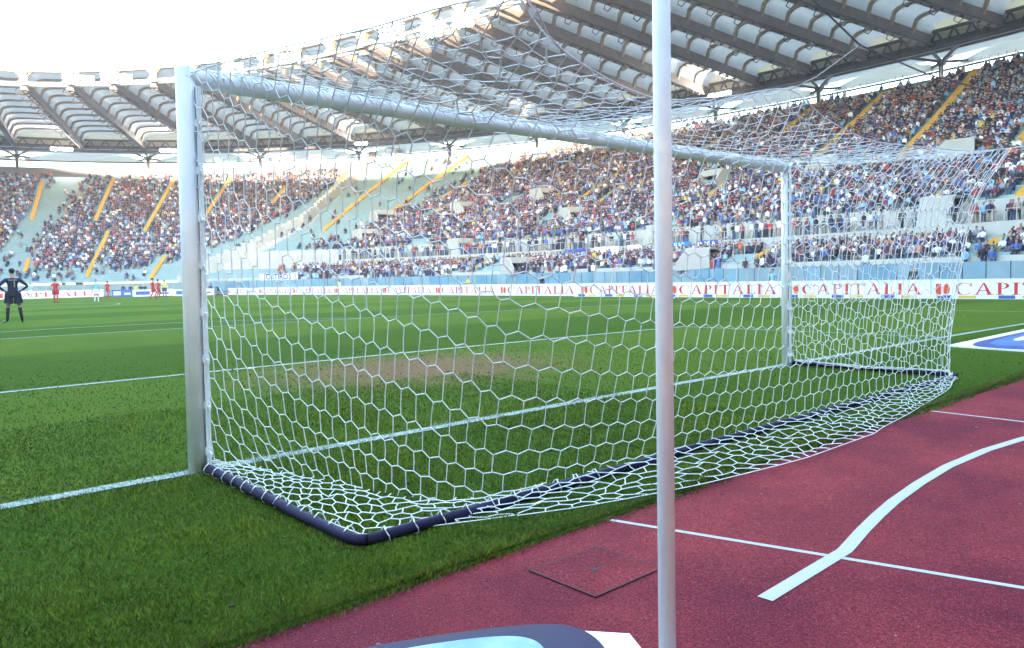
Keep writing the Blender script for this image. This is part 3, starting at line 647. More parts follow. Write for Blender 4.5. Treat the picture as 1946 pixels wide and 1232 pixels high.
order = np.argsort(np.where(inview, dist, 1e9)); SINGLE = order[:300]; REST = np.setdiff1d(np.arange(len(SEATS)), SINGLE)
# low-detail template for the mass : torso, head, lap
def tmpl(kind):
    V = []; Fq = []; part = []
    def hexa(lo, hi, z0, z1, p, tw=0):
        n = len(V); (ax, ay, bx, by), (cx_, cy_, dx, dy) = lo, hi
        V.extend([(ax, ay, z0), (bx, ay, z0), (bx, by, z0), (ax, by, z0), (cx_, cy_, z1), (dx, cy_, z1), (dx, dy, z1), (cx_, dy, z1)])
        for f in ((4, 5, 6, 7), (0, 1, 5, 4), (1, 2, 6, 5), (2, 3, 7, 6), (3, 0, 4, 7)): Fq.append([n+i for i in f]); part.append(p)
    # local x = facing
    if kind == 0:
        hexa((-.12, -.19, .14, .19), (-.10, -.24, .10, .24), .42, .90, 0); hexa((-.10, -.24, .10, .24), (-.05, -.08, .06, .08), .90, 1.0, 0)
        hexa((-.09, -.08, .09, .08), (-.10, -.085, .10, .085), 1.0, 1.13, 2); hexa((-.11, -.09, .09, .09), (-.06, -.05, .05, .05), 1.13, 1.24, 3); hexa((.08, -.19, .52, .19), (.08, -.17, .50, .17), .38, .56, 1); hexa((.40, -.18, .52, .18), (.38, -.17, .50, .17), 0, .40, 1)
    else:
        hexa((-.10, -.16, .12, .16), (-.11, -.19, .12, .19), 0, .85, 1); hexa((-.12, -.20, .12, .20), (-.10, -.25, .10, .25), .82, 1.38, 0); hexa((-.10, -.25, .10, .25), (-.05, -.08, .06, .08), 1.38, 1.48, 0)
        hexa((-.09, -.08, .09, .08), (-.10, -.085, .10, .085), 1.48, 1.62, 2); hexa((-.11, -.09, .09, .09), (-.06, -.05, .05, .05), 1.62, 1.74, 3)
    return np.array(V), np.array(Fq), np.array(part)
allV, allF, allC = [], [], []; off = 0
for kind in (0, 1):
    S = SEATS[[i for i in REST if SEATS[i, 6] == kind]]; V, Fq, part = tmpl(kind); n = len(S); sc_ = rng.uniform(.9, 1.08, (n, 1)); hs = np.where(rng.random((n, 1)) < .04, 1.25, 1.0)
    ca, sa = np.cos(S[:, 3])[:, None], np.sin(S[:, 3])[:, None]; yaw = rng.normal(0, .25, (n, 1)); ca, sa = np.cos(S[:, 3][:, None]+yaw), np.sin(S[:, 3][:, None]+yaw)
    X = (V[None, :, 0]*ca-V[None, :, 1]*sa)*sc_+S[:, 0:1]; Y = (V[None, :, 0]*sa+V[None, :, 1]*ca)*sc_+S[:, 1:2]; Z = V[None, :, 2]*sc_*hs+S[:, 2:3]
    allV.append(np.stack([X, Y, Z], -1).reshape(-1, 3)); allF.append((Fq[None]+(np.arange(n)*len(V))[:, None, None]+off).reshape(-1, 4)); off += n*len(V)
    tops = np.array([t_[1] for t_ in TOPS])[rng.choice(len(TOPS), n, p=TW)]*rng.uniform(.75, 1.3, (n, 1)); legs = np.array([l[1] for l in LEGS])[rng.integers(0, 4, n)]; sk = SKINS[rng.integers(0, 3, n)]; hr = HAIRS[rng.choice(4, n, p=[.45, .35, .12, .08])]
    cap = rng.random(n) < .08; hr[cap] = np.array([t_[1] for t_ in TOPS])[rng.integers(4, 12, cap.sum())]
    tab = np.stack([tops, legs, sk, hr], 1); allC.append(tab[:, part].reshape(-1, 3))
o = np_mesh('crowd', np.concatenate(allV), np.concatenate(allF), M_VC, colors=np.clip(np.concatenate(allC), 0, .9))
tag(o, 'dense far crowd of spectators filling the stands', 'crowd', kind='stuff')
# individual spectators
def spectator_mesh(kind, top, legs, skin, hair, name):
    b = MB(); z0 = .0
    if kind == 0:
        hip = .46
        for sy in (-1, 1):
            b.tube([(.0, sy*.10, .48), (.25, sy*.11, .50), (.42, sy*.12, .50), (.45, sy*.12, .46), (.43, sy*.12, .25), (.42, sy*.12, .08)], [.10, .09, .078, .075, .06, .045], 6, 1); b.box((.48, sy*.12, .04), (.24, .09, .08), None, 1)
            b.tube([(.0, sy*.20, .93), (.06, sy*.26, .76), (.12, sy*.25, .66), (.28, sy*.16, .60)], [.07, .06, .055, .045], 6, 0); b.ball((.32, sy*.14, .60), .045, 6, 4, 2)
        b.tube([(-.02, 0, .42), (-.03, 0, .56), (-.03, 0, .75), (-.02, 0, .90), (.0, 0, .99), (.01, 0, 1.02)], [.16, .165, .18, .19, .12, .06], 8, 0); b.tube([(.01, 0, .98), (.02, 0, 1.08)], .055, 6, 2); hz = 1.16
    else:
        for sy in (-1, 1):
            b.tube([(0, sy*.09, .92), (.0, sy*.10, .5), (-.01, sy*.11, .28), (-.02, sy*.11, .07)], [.10, .075, .062, .045], 6, 1); b.box((.05, sy*.11, .04), (.26, .09, .08), None, 1)
            b.tube([(0, sy*.21, 1.40), (.0, sy*.27, 1.15), (.06, sy*.27, .98), (.16, sy*.22, .90)], [.07, .06, .052, .042], 6, 0); b.ball((.2, sy*.20, .88), .045, 6, 4, 2)
        b.tube([(0, 0, .84), (0, 0, .98), (0, 0, 1.2), (0, 0, 1.38), (0, 0, 1.46), (.0, 0, 1.49)], [.16, .16, .18, .19, .12, .06], 8, 0); b.tube([(0, 0, 1.45), (.01, 0, 1.55)], .055, 6, 2); hz = 1.63
    b.ball((.02, 0, hz), (.098, .078, .115), 8, 6, 2); b.ball((-.005, 0, hz+.022), (.10, .085, .112), 8, 6, 3); b.ball((.117, 0, hz-.015), (.018, .014, .02), 5, 3, 2)
    return b.mesh(name, [mat('cloth_'+top[0].replace(' ', '_'), top[1], .85), mat('cloth_'+legs[0].replace(' ', '_'), legs[1], .85), skin, hair], True)
SK = [mat('skin_a', (.42, .24, .17), .6), mat('skin_b', (.34, .19, .13), .6)]; HR = [('dark-haired', mat('hair_a', (.012, .009, .008), .7)), ('brown-haired', mat('hair_b', (.06, .035, .02), .7)), ('grey-haired', mat('hair_c', (.22, .21, .2), .7))]
CARD = ['one', 'two', 'three', 'four', 'five', 'six', 'seven', 'eight', 'nine', 'ten']
ORD = ['first', 'second', 'third', 'fourth', 'fifth', 'sixth', 'seventh', 'eighth', 'ninth', 'tenth', 'eleventh', 'twelfth', 'thirteenth', 'fourteenth', 'fifteenth', 'sixteenth']
BY = [2.5, 10.83, 19.02, 27.77, 35.89, 45.27, 54.63, 63.9, 74.13, 84.59, 94.5, 105.3]
cache = {}; seen = {}
for i in SINGLE:
    x, y, z, ang, th, s, kind = SEATS[i]; kind = int(kind); ti = int(rng.choice(len(TOPS), p=TW)); li = int(rng.integers(0, 4)); hi = int(rng.choice(3, p=[.5, .35, .15])); key = (kind, ti, li, hi)
    if key not in cache: cache[key] = spectator_mesh(kind, TOPS[ti], LEGS[li], SK[hi % 2], HR[hi][1], 'spectator')
    o = bpy.data.objects.new('spectator', cache[key]); o.location = (x, y, z); o.rotation_euler = (0, 0, ang+rnd.gauss(0, .2)); k_ = rnd.uniform(.93, 1.05); o.scale = (k_, k_, k_); link(o)
    pxx = float(px_of(np.array([[x, y, z+1]]))[0]); bi = int(np.clip((1980-pxx)/75, 0, 15))
    if kind == 1 and s < .05: where = 'on front ledge'
    elif kind == 1: where = 'on walkway'
    elif s < .135: where = 'lower row '+CARD[int(round((s-.036)/(.1/6)))]
    else: where = 'upper row '+CARD[min(9, int(round((s-.181)/(.81/48))))]
    lab = f"{HR[hi][0]} person in {TOPS[ti][0]} top, {LEGS[li][0]}, {where}, {ORD[bi]} block from edge"
    tag(o, lab, 'spectator', 'spectators in the nearest block of the grandstand')

# ------------------------------------------------------------------ banners on the walkway and barrier
def text_obj(name, body, size, m, parent, M4, bold=.0):
    c = bpy.data.curves.new(name, 'FONT'); c.body = body; c.size = size; c.align_x = 'CENTER'; c.align_y = 'CENTER'; c.offset = bold; c.resolution_u = 2
    tmp = bpy.data.objects.new(name, c); COL.objects.link(tmp); dg = bpy.context.evaluated_depsgraph_get(); me = bpy.data.meshes.new_from_object(tmp.evaluated_get(dg)); bpy.data.objects.remove(tmp)
    me.transform(M4); me.materials.clear(); me.materials.append(m); return link(bpy.data.objects.new(name, me), parent)
def banner(t0, t1, s, z0, z1, m, label, text=None, tm=None, tsize=.8, text2=None):
    a, c = E(s, t1, z0), E(s, t0, z0); d = c-a; L = d.length; d.normalize(); inw = Vector((0, 0, 1)).cross(d)
    if inw.dot(Vector((CX, CY, 0))-a) < 0: inw = -inw
    o = empty('banner', (a+c)/2, 0, label, 'banner', 'cloth banners hung in the grandstand'); b = MB(); n = 10; H = z1-z0
    for sgn in (0, .02):
        for k in range(n+1):
            q = d*(L*(k/n-.5))+inw*(.02*math.sin(k*1.9)+sgn+.02); b.v += [tuple(q), tuple(q+Vector((0, 0, H-.06*abs(math.sin(k*.8)))))]
    for k in range(n):
        b.f += [(2*k, 2*k+2, 2*k+3, 2*k+1), (2*(n+1)+2*k+1, 2*(n+1)+2*k+3, 2*(n+1)+2*k+2, 2*(n+1)+2*k)]; b.m += [0, 0]
    b.f += [(0, 1, 2*(n+1)+1, 2*(n+1)), (2*n, 2*n+1, 4*n+3, 4*n+2)]; b.m += [0, 0]
    for k in range(n): b.f += [(2*k+1, 2*k+3, 2*(n+1)+2*k+3, 2*(n+1)+2*k+1)]; b.m += [0]
    b.build('cloth', m, o)
    if text:
        M4 = Matrix((( d.x, 0, inw.x, 0), (d.y, 0, inw.y, 0), (0, 1, 0, 0), (0, 0, 0, 1)))
        M4 = Matrix.Translation(inw*.09+Vector((0, 0, H*(.5 if not text2 else .62)))) @ M4
        text_obj('lettering', text, tsize, tm, o, M4, .02)
        if text2:
            q0 = MB(); [q0.bar(d*(L*x0)+inw*.09+Vector((0, 0, H*.2)), d*(L*x1)+inw*.09+Vector((0, 0, H*.2)), .01, .12) for x0, x1 in ((-.40, -.14), (-.04, .36))]; q0.build('small_print', tm, o)
M_BW = mat('banner_white', (.74, .76, .76), .8, .05, 1); M_BB = mat('banner_blue', (.05, .20, .48), .8, .15, 1); M_BN = mat('banner_royal', (.05, .08, .34), .8, .1, 1); M_TB = mat('banner_navy_paint', (.03, .04, .20), .8)
banner(.592, .682, .010, 1.45, 2.55, M_BW, 'white cloth banner with navy capital letters on blue front barrier', 'OJITIROS', M_TB, 1.25)
banner(-.091, -.055, .1235, 3.4, 4.62, M_BB, 'sky blue banner with white letters over small line beneath', 'LILIC', M_BW, .85, True)
banner(-.126, -.098, .1235, 3.4, 4.62, M_BN, 'royal blue banner with large white letters beside sky blue one', 'INSA', M_BW, 1.15)
banner(.06, .098, .1235, 3.45, 4.5, M_BN, 'blue banner with broad white stripe across its middle')
banner(.012, .050, .1235, 3.4, 4.6, M_BW, 'plain white banner between blue striped banner and white pole')
banner(-.022, .0, .1235, 3.4, 4.6, M_BW, 'small plain white banner just beside the white support pole')
o = [q for q in bpy.data.objects if q.name.startswith('banner') and q.get('label', '').startswith('blue banner')][0]
a, c = E(.1222, .098), E(.1222, .06); b = MB(); b.bar(Vector((a.x, a.y, .42))-Vector((o.location.x, o.location.y, 0)), Vector((c.x, c.y, .42))-Vector((o.location.x, o.location.y, 0)), .03, .3); b.build('white_stripe', M_BW, o)

# ------------------------------------------------------------------ advertising boards
def serif(ch):
    """list of (polygon) in a unit-high box; returns polys and width"""
    T, t_ = .17, .075; sf = .05
    def rect(x0, y0, x1, y1): return [(x0, y0), (x1, y0), (x1, y1), (x0, y1)]
    if ch == 'I': return [rect(.11, 0, .11+T, 1), rect(0, 0, .39, sf), rect(0, 1-sf, .39, 1)], .39
    if ch == 'L': return [rect(.11, 0, .11+T, 1), rect(0, 1-sf, .39, 1), rect(0, 0, .66, sf+.02), rect(.60, 0, .66, .26)], .68
    if ch == 'T': return [rect(.33, 0, .33+T, 1), rect(.2, 0, .63, sf), rect(0, 1-sf-.02, .83, 1), rect(0, .76, .06, 1), rect(.77, .76, .83, 1)], .83
    if ch == 'P':
        ps = [rect(.11, 0, .11+T, 1), rect(0, 0, .39, sf), rect(0, 1-sf, .3, 1)]; n = 9
        for k in range(n):
            a0, a1 = math.pi/2-math.pi*k/n, math.pi/2-math.pi*(k+1)/n
            q = lambda a, rx, ry: (.30+rx*math.cos(a), .745+ry*math.sin(a)); ps.append([q(a0, .34, .255), q(a1, .34, .255), q(a1, .19, .205), q(a0, .19, .205)])
        return ps, .66
    if ch == 'A':
        return [[(.06, 0), (.14, 0), (.46, .92), (.42, 1.0)], [(.42, 1.0), (.66, 0), (.86, 0), (.50, 1.0)], rect(.20, .32, .72, .38), rect(-.03, 0, .24, sf), rect(.56, 0, .96, sf)], .93
    if ch == 'C':
        ps = []; n = 14
        for k in range(n):
            a0, a1 = R(42)+R(276)*k/n, R(42)+R(276)*(k+1)/n; w = lambda a: .07+.12*max(0, -math.cos(a))
            q = lambda a, dd: (.47+(.47-dd)*math.cos(a), .5+(.52-dd*.55)*math.sin(a)); ps.append([q(a0, 0), q(a1, 0), q(a1, w(a1)), q(a0, w(a0))])
        ps.append(rect(.79, .68, .85, .95)); return ps, .88
    return [], .4
def lettering(parent, word, x0, z0, h, y, m, sx=1.0, track=.10):
    b = MB(); x = x0
    for ch in word:
        ps, w = serif(ch)
        for k, p in enumerate(ps):
            yy = y-.0015*(k % 5); b.add([(x+q[0]*h*sx, yy, z0+q[1]*h) for q in p], [tuple(range(len(p)))])
        x += (w+track)*h*sx
    return b.build('lettering', m, parent)
WORD_W = sum(serif(c)[1]+.10 for c in 'CAPITALIA')-.1
BX = 41.0
for k in range(len(BY)-1):
    y0, y1 = BY[k]-.55, BY[k+1]-.58; L = y1-y0; zb = gz(BX, (y0+y1)/2)
    lab = f'white advertising board with red emblem and lettering, {ORD[k]} along touchline from the frame edge'
    o = empty('advertising_board', (BX, (y0+y1)/2, zb), -math.pi/2, lab, 'advertising board', 'boards along the touchline')
    b = MB(); b.box((0, .04, .52), (L-.02, .08, .96)); b.build('panel', M_BOARD, o)
    b = MB(); b.box((0, .25, .2), (.06, .5, .06)); b.box((0, .12, .45), (.05, .05, .9)); b.build('stand', M_STEEL, o)
    # local +x runs towards -y (viewer reads left to right with decreasing y)
    ex = -L/2+.42+ (0)
    # emblem sits at the far-y edge for the viewer's left
    e = MB(); 
    e.box((-L/2+.35, -.006, .5), (.26, .004, .56)); pts = [(-L/2+.72+.17*math.cos(a), .5+.28*math.sin(a)) for a in np.linspace(0, 2*math.pi, 16)[:-1]]
    e.add([(p[0], -.008, p[1]) for p in pts], [tuple(range(15))]); e.build('emblem', M_REDO, o)
    hgt = .60; avail = L-1.35; sx = avail/(WORD_W*hgt); lettering(o, 'CAPITALIA', -L/2+1.12, .21, hgt, -.006, M_RED, sx*.97)
    if k < 4:
        s_ = empty('kerb_board', (BX-.6, (y0+y1)/2, gz(BX-.6)), -math.pi/2, f'low white strip board with small blue and amber marks, {ORD[k]} from the frame edge', 'advertising board', 'low strip boards before the lettered boards')
        b = MB(); b.box((0, .02, .11), (L-.03, .04, .21)); b.build('panel', M_BOARD, s_); b = MB(); b2 = MB()
        for j in range(3):
            x = -L/2+L*(j+.3)/3; b.box((x, -.004, .11), (.7, .004, .16)); b2.box((x+1.05, -.004, .11), (.8, .004, .13))
        b.build('blue_mark', M_BLUE, s_); b2.build('amber_mark', M_YELP, s_)
ENDB = 108.0
def endboard(x0, x1, word, m, tm, lab, emblem=True):
    L = x1-x0; o = empty('advertising_board', ((x0+x1)/2, ENDB, gz((x0+x1)/2, ENDB)), 0, lab, 'advertising board', 'boards behind the far goal line')
    b = MB(); b.box((0, .04, .5), (L-.03, .08, .95)); b.build('panel', m, o)
    b = MB(); b.box((0, .25, .2), (.06, .5, .06)); b.box((0, .12, .45), (.05, .05, .9)); b.build('stand', M_STEEL, o)
    if word:
        if emblem: e = MB(); e.box((-L/2+.5, -.006, .5), (.5, .004, .6)); e.build('emblem', M_REDO, o)
        lettering(o, word, -L/2+1.3, .2, .62, -.006, tm, (L-1.9)/(WORD_W*.62))
    else:
        e = MB(); e.box((-L/4, -.006, .5), (L*.35, .004, .5)); e.box((L/4, -.006, .42), (L*.3, .004, .25)); e.build('print', tm, o)
M_BLB = mat('blue_board_sheet', (.06, .13, .42), .5, .1, .8)
endboard(-12, 2, 'CAPITALIA', M_BOARD, M_RED, 'white lettered board behind the far goal, mostly outside the frame'); endboard(2, 13.5, 'CAPITALIA', M_BOARD, M_RED, 'white red-lettered board behind the dark-clad goalkeeper')
endboard(13.5, 25.6, 'CAPITALIA', M_BOARD, M_RED, 'white red-lettered board behind the red-kitted player'); endboard(26.6, 29.2, '', M_BLB, M_BOARD, 'blue board with white print right of the red-lettered boards'); endboard(29.2, 34.5, '', M_BOARD, M_BLB, 'white board with blue print beside the small blue board'); endboard(34.5, 40.4, '', M_BOARD, M_BLB, 'white board with blue print ending at the far corner')

# ------------------------------------------------------------------ roof
RI, RO = (54.0, 86.0), (106.5, 134.5)
def Rf(t_, th, z): return Vector((CX+(RI[0]+(RO[0]-RI[0])*t_)*math.cos(th), CY+(RI[1]+(RO[1]-RI[1])*t_)*math.sin(th), z))
tt_ = np.linspace(0, math.pi/2, 4001); dens = 1/(.0925-.0275*np.cos(2*tt_)); cum = np.concatenate([[0], np.cumsum((dens[1:]+dens[:-1])/2*np.diff(tt_))]); NQ = 18
q1 = [float(np.interp(cum[-1]*k/NQ, cum, tt_)) for k in range(NQ+1)]
BEAM = q1[:-1]+[math.pi-a for a in q1[:0:-1]]; BEAM = BEAM+[a+math.pi for a in BEAM]; NBM = len(BEAM)
roof_o = empty('stadium_roof', (CX+106.5, CY, 26), 0, 'cantilevered ring roof of pale membrane vaults on brown steel trusses', 'roof')
RL = Vector(roof_o.location)
def rp(o, par=None): o.location = -RL; return o
def zb(t_): return 32.0-.9*t_
def vis(th): a = (th+math.pi) % (2*math.pi)-math.pi; return -.62 < a < 1.62
NC = 10
mem_rest = MB(); rib_rest = MB(); beam_rest = MB(); VH = 2.35
def arch(u): return (1-abs(2*u-1)**6)**.5
for j in range(NBM):
    t0, t1 = BEAM[j], BEAM[(j+1) % NBM]+(2*math.pi if j == NBM-1 else 0)
    shown = vis((t0+t1)/2)
    # radial girder
    b = MB() if vis(t0) else beam_rest
    a, c = Rf(0, t0, zb(0)), Rf(1, t0, zb(1)); b.bar(a+Vector((0, 0, .35)), c+Vector((0, 0, .35)), .7, 1.0); b.bar(a+Vector((0, 0, -.40)), c+Vector((0, 0, -.40)), 1.0, .34)
    if vis(t0):
        d = (c-a); nn = 26; tang = Vector((-math.sin(t0), math.cos(t0), 0))
        for k in range(nn): p = a+d*((k+.5)/nn); b.box(p+Vector((0, 0, -.66)), (.34, .34, .2))
        rp(b.build('radial_girder', M_BROWN, roof_o)); gd = bpy.data.objects[-1] if False else None
        b = MB(); b.bar(a+Vector((0, 0, -.62))-tang*.55, c+Vector((0, 0, -.62))-tang*.55, .16, .16)
        for k in range(NC): p = a+d*((k+.6)/NC)+tang*.6; b.tube([p+Vector((0, 0, -.3)), p+tang*.7+Vector((0, 0, -.75)), p+tang*1.3+Vector((0, 0, -.3)), p+tang*.9+Vector((0, 0, .4))], .07, 5)
        o = b.build('service_rail', M_BROWND, roof_o); rp(o)
    for i in range(NC):
        s0, s1 = i/NC, (i+1)/NC; m = MB() if shown else mem_rest; nu, nv = (14, 3) if shown else (6, 1); base = len(m.v); hh = VH
        for v_ in range(nv+1):      # vault cloth, swelling between the ribs
            for u_ in range(nu+1): q = v_/nv; s_ = s0+(s1-s0)*q; th = t0+(t1-t0)*u_/nu; m.v.append(tuple(Rf(s_, th, zb(s_)+.1+hh*arch(u_/nu)+.28*math.sin(math.pi*q)*arch(u_/nu))))
        for v_ in range(nv):
            for u_ in range(nu): a_ = base+v_*(nu+1)+u_; m.f.append((a_, a_+1, a_+nu+2, a_+nu+1)); m.m.append(0)
        if shown: rp(m.build('membrane_panel', M_MEMB, roof_o, True))
        if i == NC-1:               # upright end wall of the vault
            m = MB() if shown else mem_rest; base = len(m.v)
            for u_ in range(nu+1): th = t0+(t1-t0)*u_/nu; m.v += [tuple(Rf(.998, th, zb(1)+.05)), tuple(Rf(.994+.006*math.sin(math.pi*u_/nu), th, zb(1)+.1+hh*arch(u_/nu)))]
            for u_ in range(nu): a_ = base+2*u_; m.f.append((a_, a_+2, a_+3, a_+1)); m.m.append(0)
            if shown: rp(m.build('end_panel', M_ENDP, roof_o))
        r_ = MB() if shown else rib_rest; base = len(r_.v)
        for u_ in range(nu+1):
            x_ = u_/nu; x2 = .5+(x_-.5)*.93
            for (ds, uu, dz) in ((-.010, x_, .0), (-.010, x2, -.30), (.0, x2, -.30), (.0, x_, .0)): r_.v.append(tuple(Rf(s0+.012+ds, t0+(t1-t0)*uu, zb(s0)+.1+hh*arch(x_)+dz*(.3+.7*arch(x_)))))
        for u_ in range(nu):
            a_ = base+4*u_
            for k in range(3): r_.f.append((a_+k, a_+k+4, a_+k+5, a_+k+1)); r_.m.append(0)
        if shown: rp(r_.build('arch_rib', M_RIB, roof_o))
for mb, nm, mt in ((mem_rest, 'membrane_panels', M_MEMB), (rib_rest, 'arch_ribs', M_RIB), (beam_rest, 'radial_girders', M_BROWN)): rp(mb.build(nm, mt, roof_o))['kind'] = 'stuff'
# inner ring truss
b = MB(); NS = 288
def ring(b, t_, z, w, h, n=NS):
    for k in range(n): b.bar(Rf(t_, 2*math.pi*k/n, z), Rf(t_, 2*math.pi*(k+1)/n, z), w, h)
ring(b, -.004, 34.3, .42, .42); ring(b, -.012, 32.25, .40, .36); ring(b, .02, 32.25, .25, .25)
for th in BEAM:
    b.bar(Rf(-.005, th, 32.2), Rf(-.005, th, 34.3), .42, .42)
    for dd in (-.012, .012): b.bar(Rf(-.005, th+dd, 34.2), Rf(-.005, th, 33.4), .25, .25); b.bar(Rf(-.005, th+dd, 32.4), Rf(-.005, th, 33.2), .25, .25)
    b.bar(Rf(-.005, th, 34.3), Rf(-.005, th, 35.1), .16, .16); b.bar(Rf(-.008, th, 32.2), Rf(.05, th, 33.2), .16, .16)
rp(b.build('inner_ring', M_WSTEEL, roof_o))
# outer ring truss
b = MB(); ring(b, 1.0, 32.3, .5, .45); ring(b, .992, 30.0, .6, .5); ring(b, 1.03, 30.1, .4, .4); ring(b, 1.0, 31.2, .10, 1.5)
for j in range(NBM):
    t0, t1 = BEAM[j], BEAM[(j+1) % NBM]+(2*math.pi if j == NBM-1 else 0)
    for k in range(4):
        a, c = t0+(t1-t0)*k/4, t0+(t1-t0)*(k+1)/4; b.bar(Rf(.99, a, 30.1), Rf(.99, (a+c)/2, 32.2), .2, .2); b.bar(Rf(.99, (a+c)/2, 32.2), Rf(.99, c, 30.1), .2, .2)
rp(b.build('outer_ring', M_BROWND, roof_o))
# soffit cloth, raking struts and white rolls of cloth at the rim
RM = 1.115
def Rz(t_, th, z): return Rf(t_, th, z)
soff = MB(); n = 288
for k in range(n):
    a, c = 2*math.pi*k/n, 2*math.pi*(k+1)/n; i0 = len(soff.v); soff.v += [tuple(Rz(1.035, a, 31.6)), tuple(Rz(1.035, c, 31.6)), tuple(Rz(RM, c, 30.2)), tuple(Rz(RM, a, 30.2))]; soff.f.append((i0, i0+1, i0+2, i0+3)); soff.m.append(0)
rp(soff.build('soffit_cloth', M_MEMB, roof_o))
rimtube = MB(); ring(rimtube, RM, 28.5, .28, .28); rp(rimtube.build('rim_tube', M_BROWND, roof_o))
roll_rest = MB()
for j in range(0, NBM, 2):
    t0, t1 = BEAM[j], BEAM[(j+2) % NBM]+(2*math.pi if j+2 >= NBM else 0); b = MB()
    p = Rz(1.06, t0, 29.0)
    for q in (Rz(1.0, t0, 30.2), Rz(1.0, t0-.03, 30.2), Rz(1.0, t0+.03, 30.2), Rz(RM, t0-.022, 29.0), Rz(RM, t0+.022, 29.0), Rz(RM, t0, 30.2)): b.bar(p, q, .32, .32)
    b.bar(p+Vector((0, 0, .3)), p+Vector((0, 0, -.45)), .9, .9); b.bar(Rz(1.06, t0, 28.8), Rz(1.06, t0, 20), .5, .5)
    rp(b.build('raking_strut', M_BROWND, roof_o))
    m = MB() if vis((t0+t1)/2) else roll_rest; nu = 14; base = len(m.v); nk = 8
    for u_ in range(nu+1):
        th = t0+(t1-t0)*(.05+.9*u_/nu); rr = .12+.80*(1-abs(2*u_/nu-1)**2.6)
        for k in range(nk): a = 2*math.pi*k/nk; m.v.append(tuple(Rz(RM-.008+rr*.85*math.cos(a)/50, th, 28.6+rr*1.02+rr*math.sin(a))))
    for u_ in range(nu):
        for k in range(nk): m.f.append((base+u_*nk+k, base+u_*nk+(k+1) % nk, base+(u_+1)*nk+(k+1) % nk, base+(u_+1)*nk+k)); m.m.append(0)
    if vis((t0+t1)/2): rp(m.build('rim_roll', M_RIM, roof_o, True))
rp(roll_rest.build('rim_rolls', M_RIM, roof_o))['kind'] = 'stuff'

# ------------------------------------------------------------------ floodlights
def floodlight(t_, th, z, n, rows, lit, lab, grp, sc_=1.0):
    p = Rf(t_, th, z); o = empty('floodlight', p, math.atan2(CY-p.y, CX-p.x), lab, 'floodlight', grp); b = MB(); w = .55*sc_
    b.bar((0, -n*w/2, .3*rows*sc_+.1), (0, n*w/2, .3*rows*sc_+.1), .12, .12); b.bar((-.1, 0, .3*rows*sc_+.1), (-.1, 0, .3*rows*sc_+.7), .12, .12); b.build('bracket', M_STEEL, o); lm = hm = None
    for r_ in range(rows):
        for k in range(n):
            if lm is None:
                x = MB(); x.tube([(0, 0, 0), (-.28*sc_, 0, .05)], [.25*sc_, .12*sc_], 10); hm = x.mesh('lamp_housing', M_STEEL); x = MB(); x.ball((.02, 0, 0), (.06, .22*sc_, .22*sc_), 8, 6); lm = x.mesh('lamp', lit)
            q = (0.02, (k-(n-1)/2)*w, (r_-(rows-1)/2)*.56*sc_); hh = bpy.data.objects.new('lamp_housing', hm); hh.location = q; link(hh, o); l_ = bpy.data.objects.new('lamp', lm); l_.location = (0, 0, 0); link(l_, hh)
GI = 'floodlight banks on the inner roof ring'; GO_ = 'lamp rows beneath the outer roof ring'
for th, n, rows, lit, lab in ((.24, 5, 3, M_LAMP, 'brightest lit floodlight bank on inner roof ring, highest in frame'), (.175, 5, 3, M_LAMP, 'very bright floodlight bank just right along the ring of another'), (.325, 6, 3, M_LAMPF, 'faintly lit three-row floodlight bank left of the brightest pair'), (.565, 6, 2, M_LAMPF, 'faint floodlight bank on ring above the crossbar'), (.70, 5, 2, M_LAMPF, 'pale floodlight bank just right of the near goalpost top'),
                      (.99, 7, 2, M_LAMPF, 'long pale floodlight bank just left of the near goalpost'), (1.085, 7, 2, M_LAMPF, 'long pale floodlight bank, second left of the near goalpost')):
    floodlight(-.02, th, 31.6 if lit is M_LAMP else 32.6, n, rows, lit, lab, GI, 1.15)
for th, n, lab in ((.105, 6, 'lit row of lamps under outer ring right of the white pole'), (.40, 5, 'lit row of lamps under outer ring left of the white pole'), (.70, 4, 'lit row of lamps under outer ring below the crossbar'), (1.065, 5, 'lit row of lamps under outer ring touching the near goalpost'), (1.255, 6, 'lit row of lamps under outer ring at far left of frame')):
    floodlight(.965, th, 30.0, n, 1, M_LAMP, lab, GO_, 1.25)
for th, lab, kind in ((.685, 'dark box loudspeaker hanging below the outer roof ring', 0), (.635, 'grey round loudspeaker cluster on bent arm under roof ring', 1)):
    p = Rf(1.0, th, 27.2); o = empty('loudspeaker', p, math.atan2(CY-p.y, CX-p.x), lab, 'loudspeaker'); b = MB()
    if kind == 0: b.box((0, 0, 0), (1.0, 1.3, 2.6)); b.build('cabinet', M_BROWND, o); b = MB(); b.bar((0, 0, 1.3), (0, 0, 2.8), .12, .12); b.build('hanger', M_STEEL, o)
    else:
        b.ball((0, 0, 0), (1.3, 1.6, 1.5), 12, 8); b.build('horn_cluster', M_STEEL, o, True); b = MB(); b.tube([(0, 0, 1.3), (0, .2, 2.6)], .15, 6); b.tube([(0, -.2, 1.6), (0, -2.8, 1.8), (0, -3.2, .5), (0, -3.4, -.8)], .14, 6); b.build('bent_arm', M_STEEL, o)

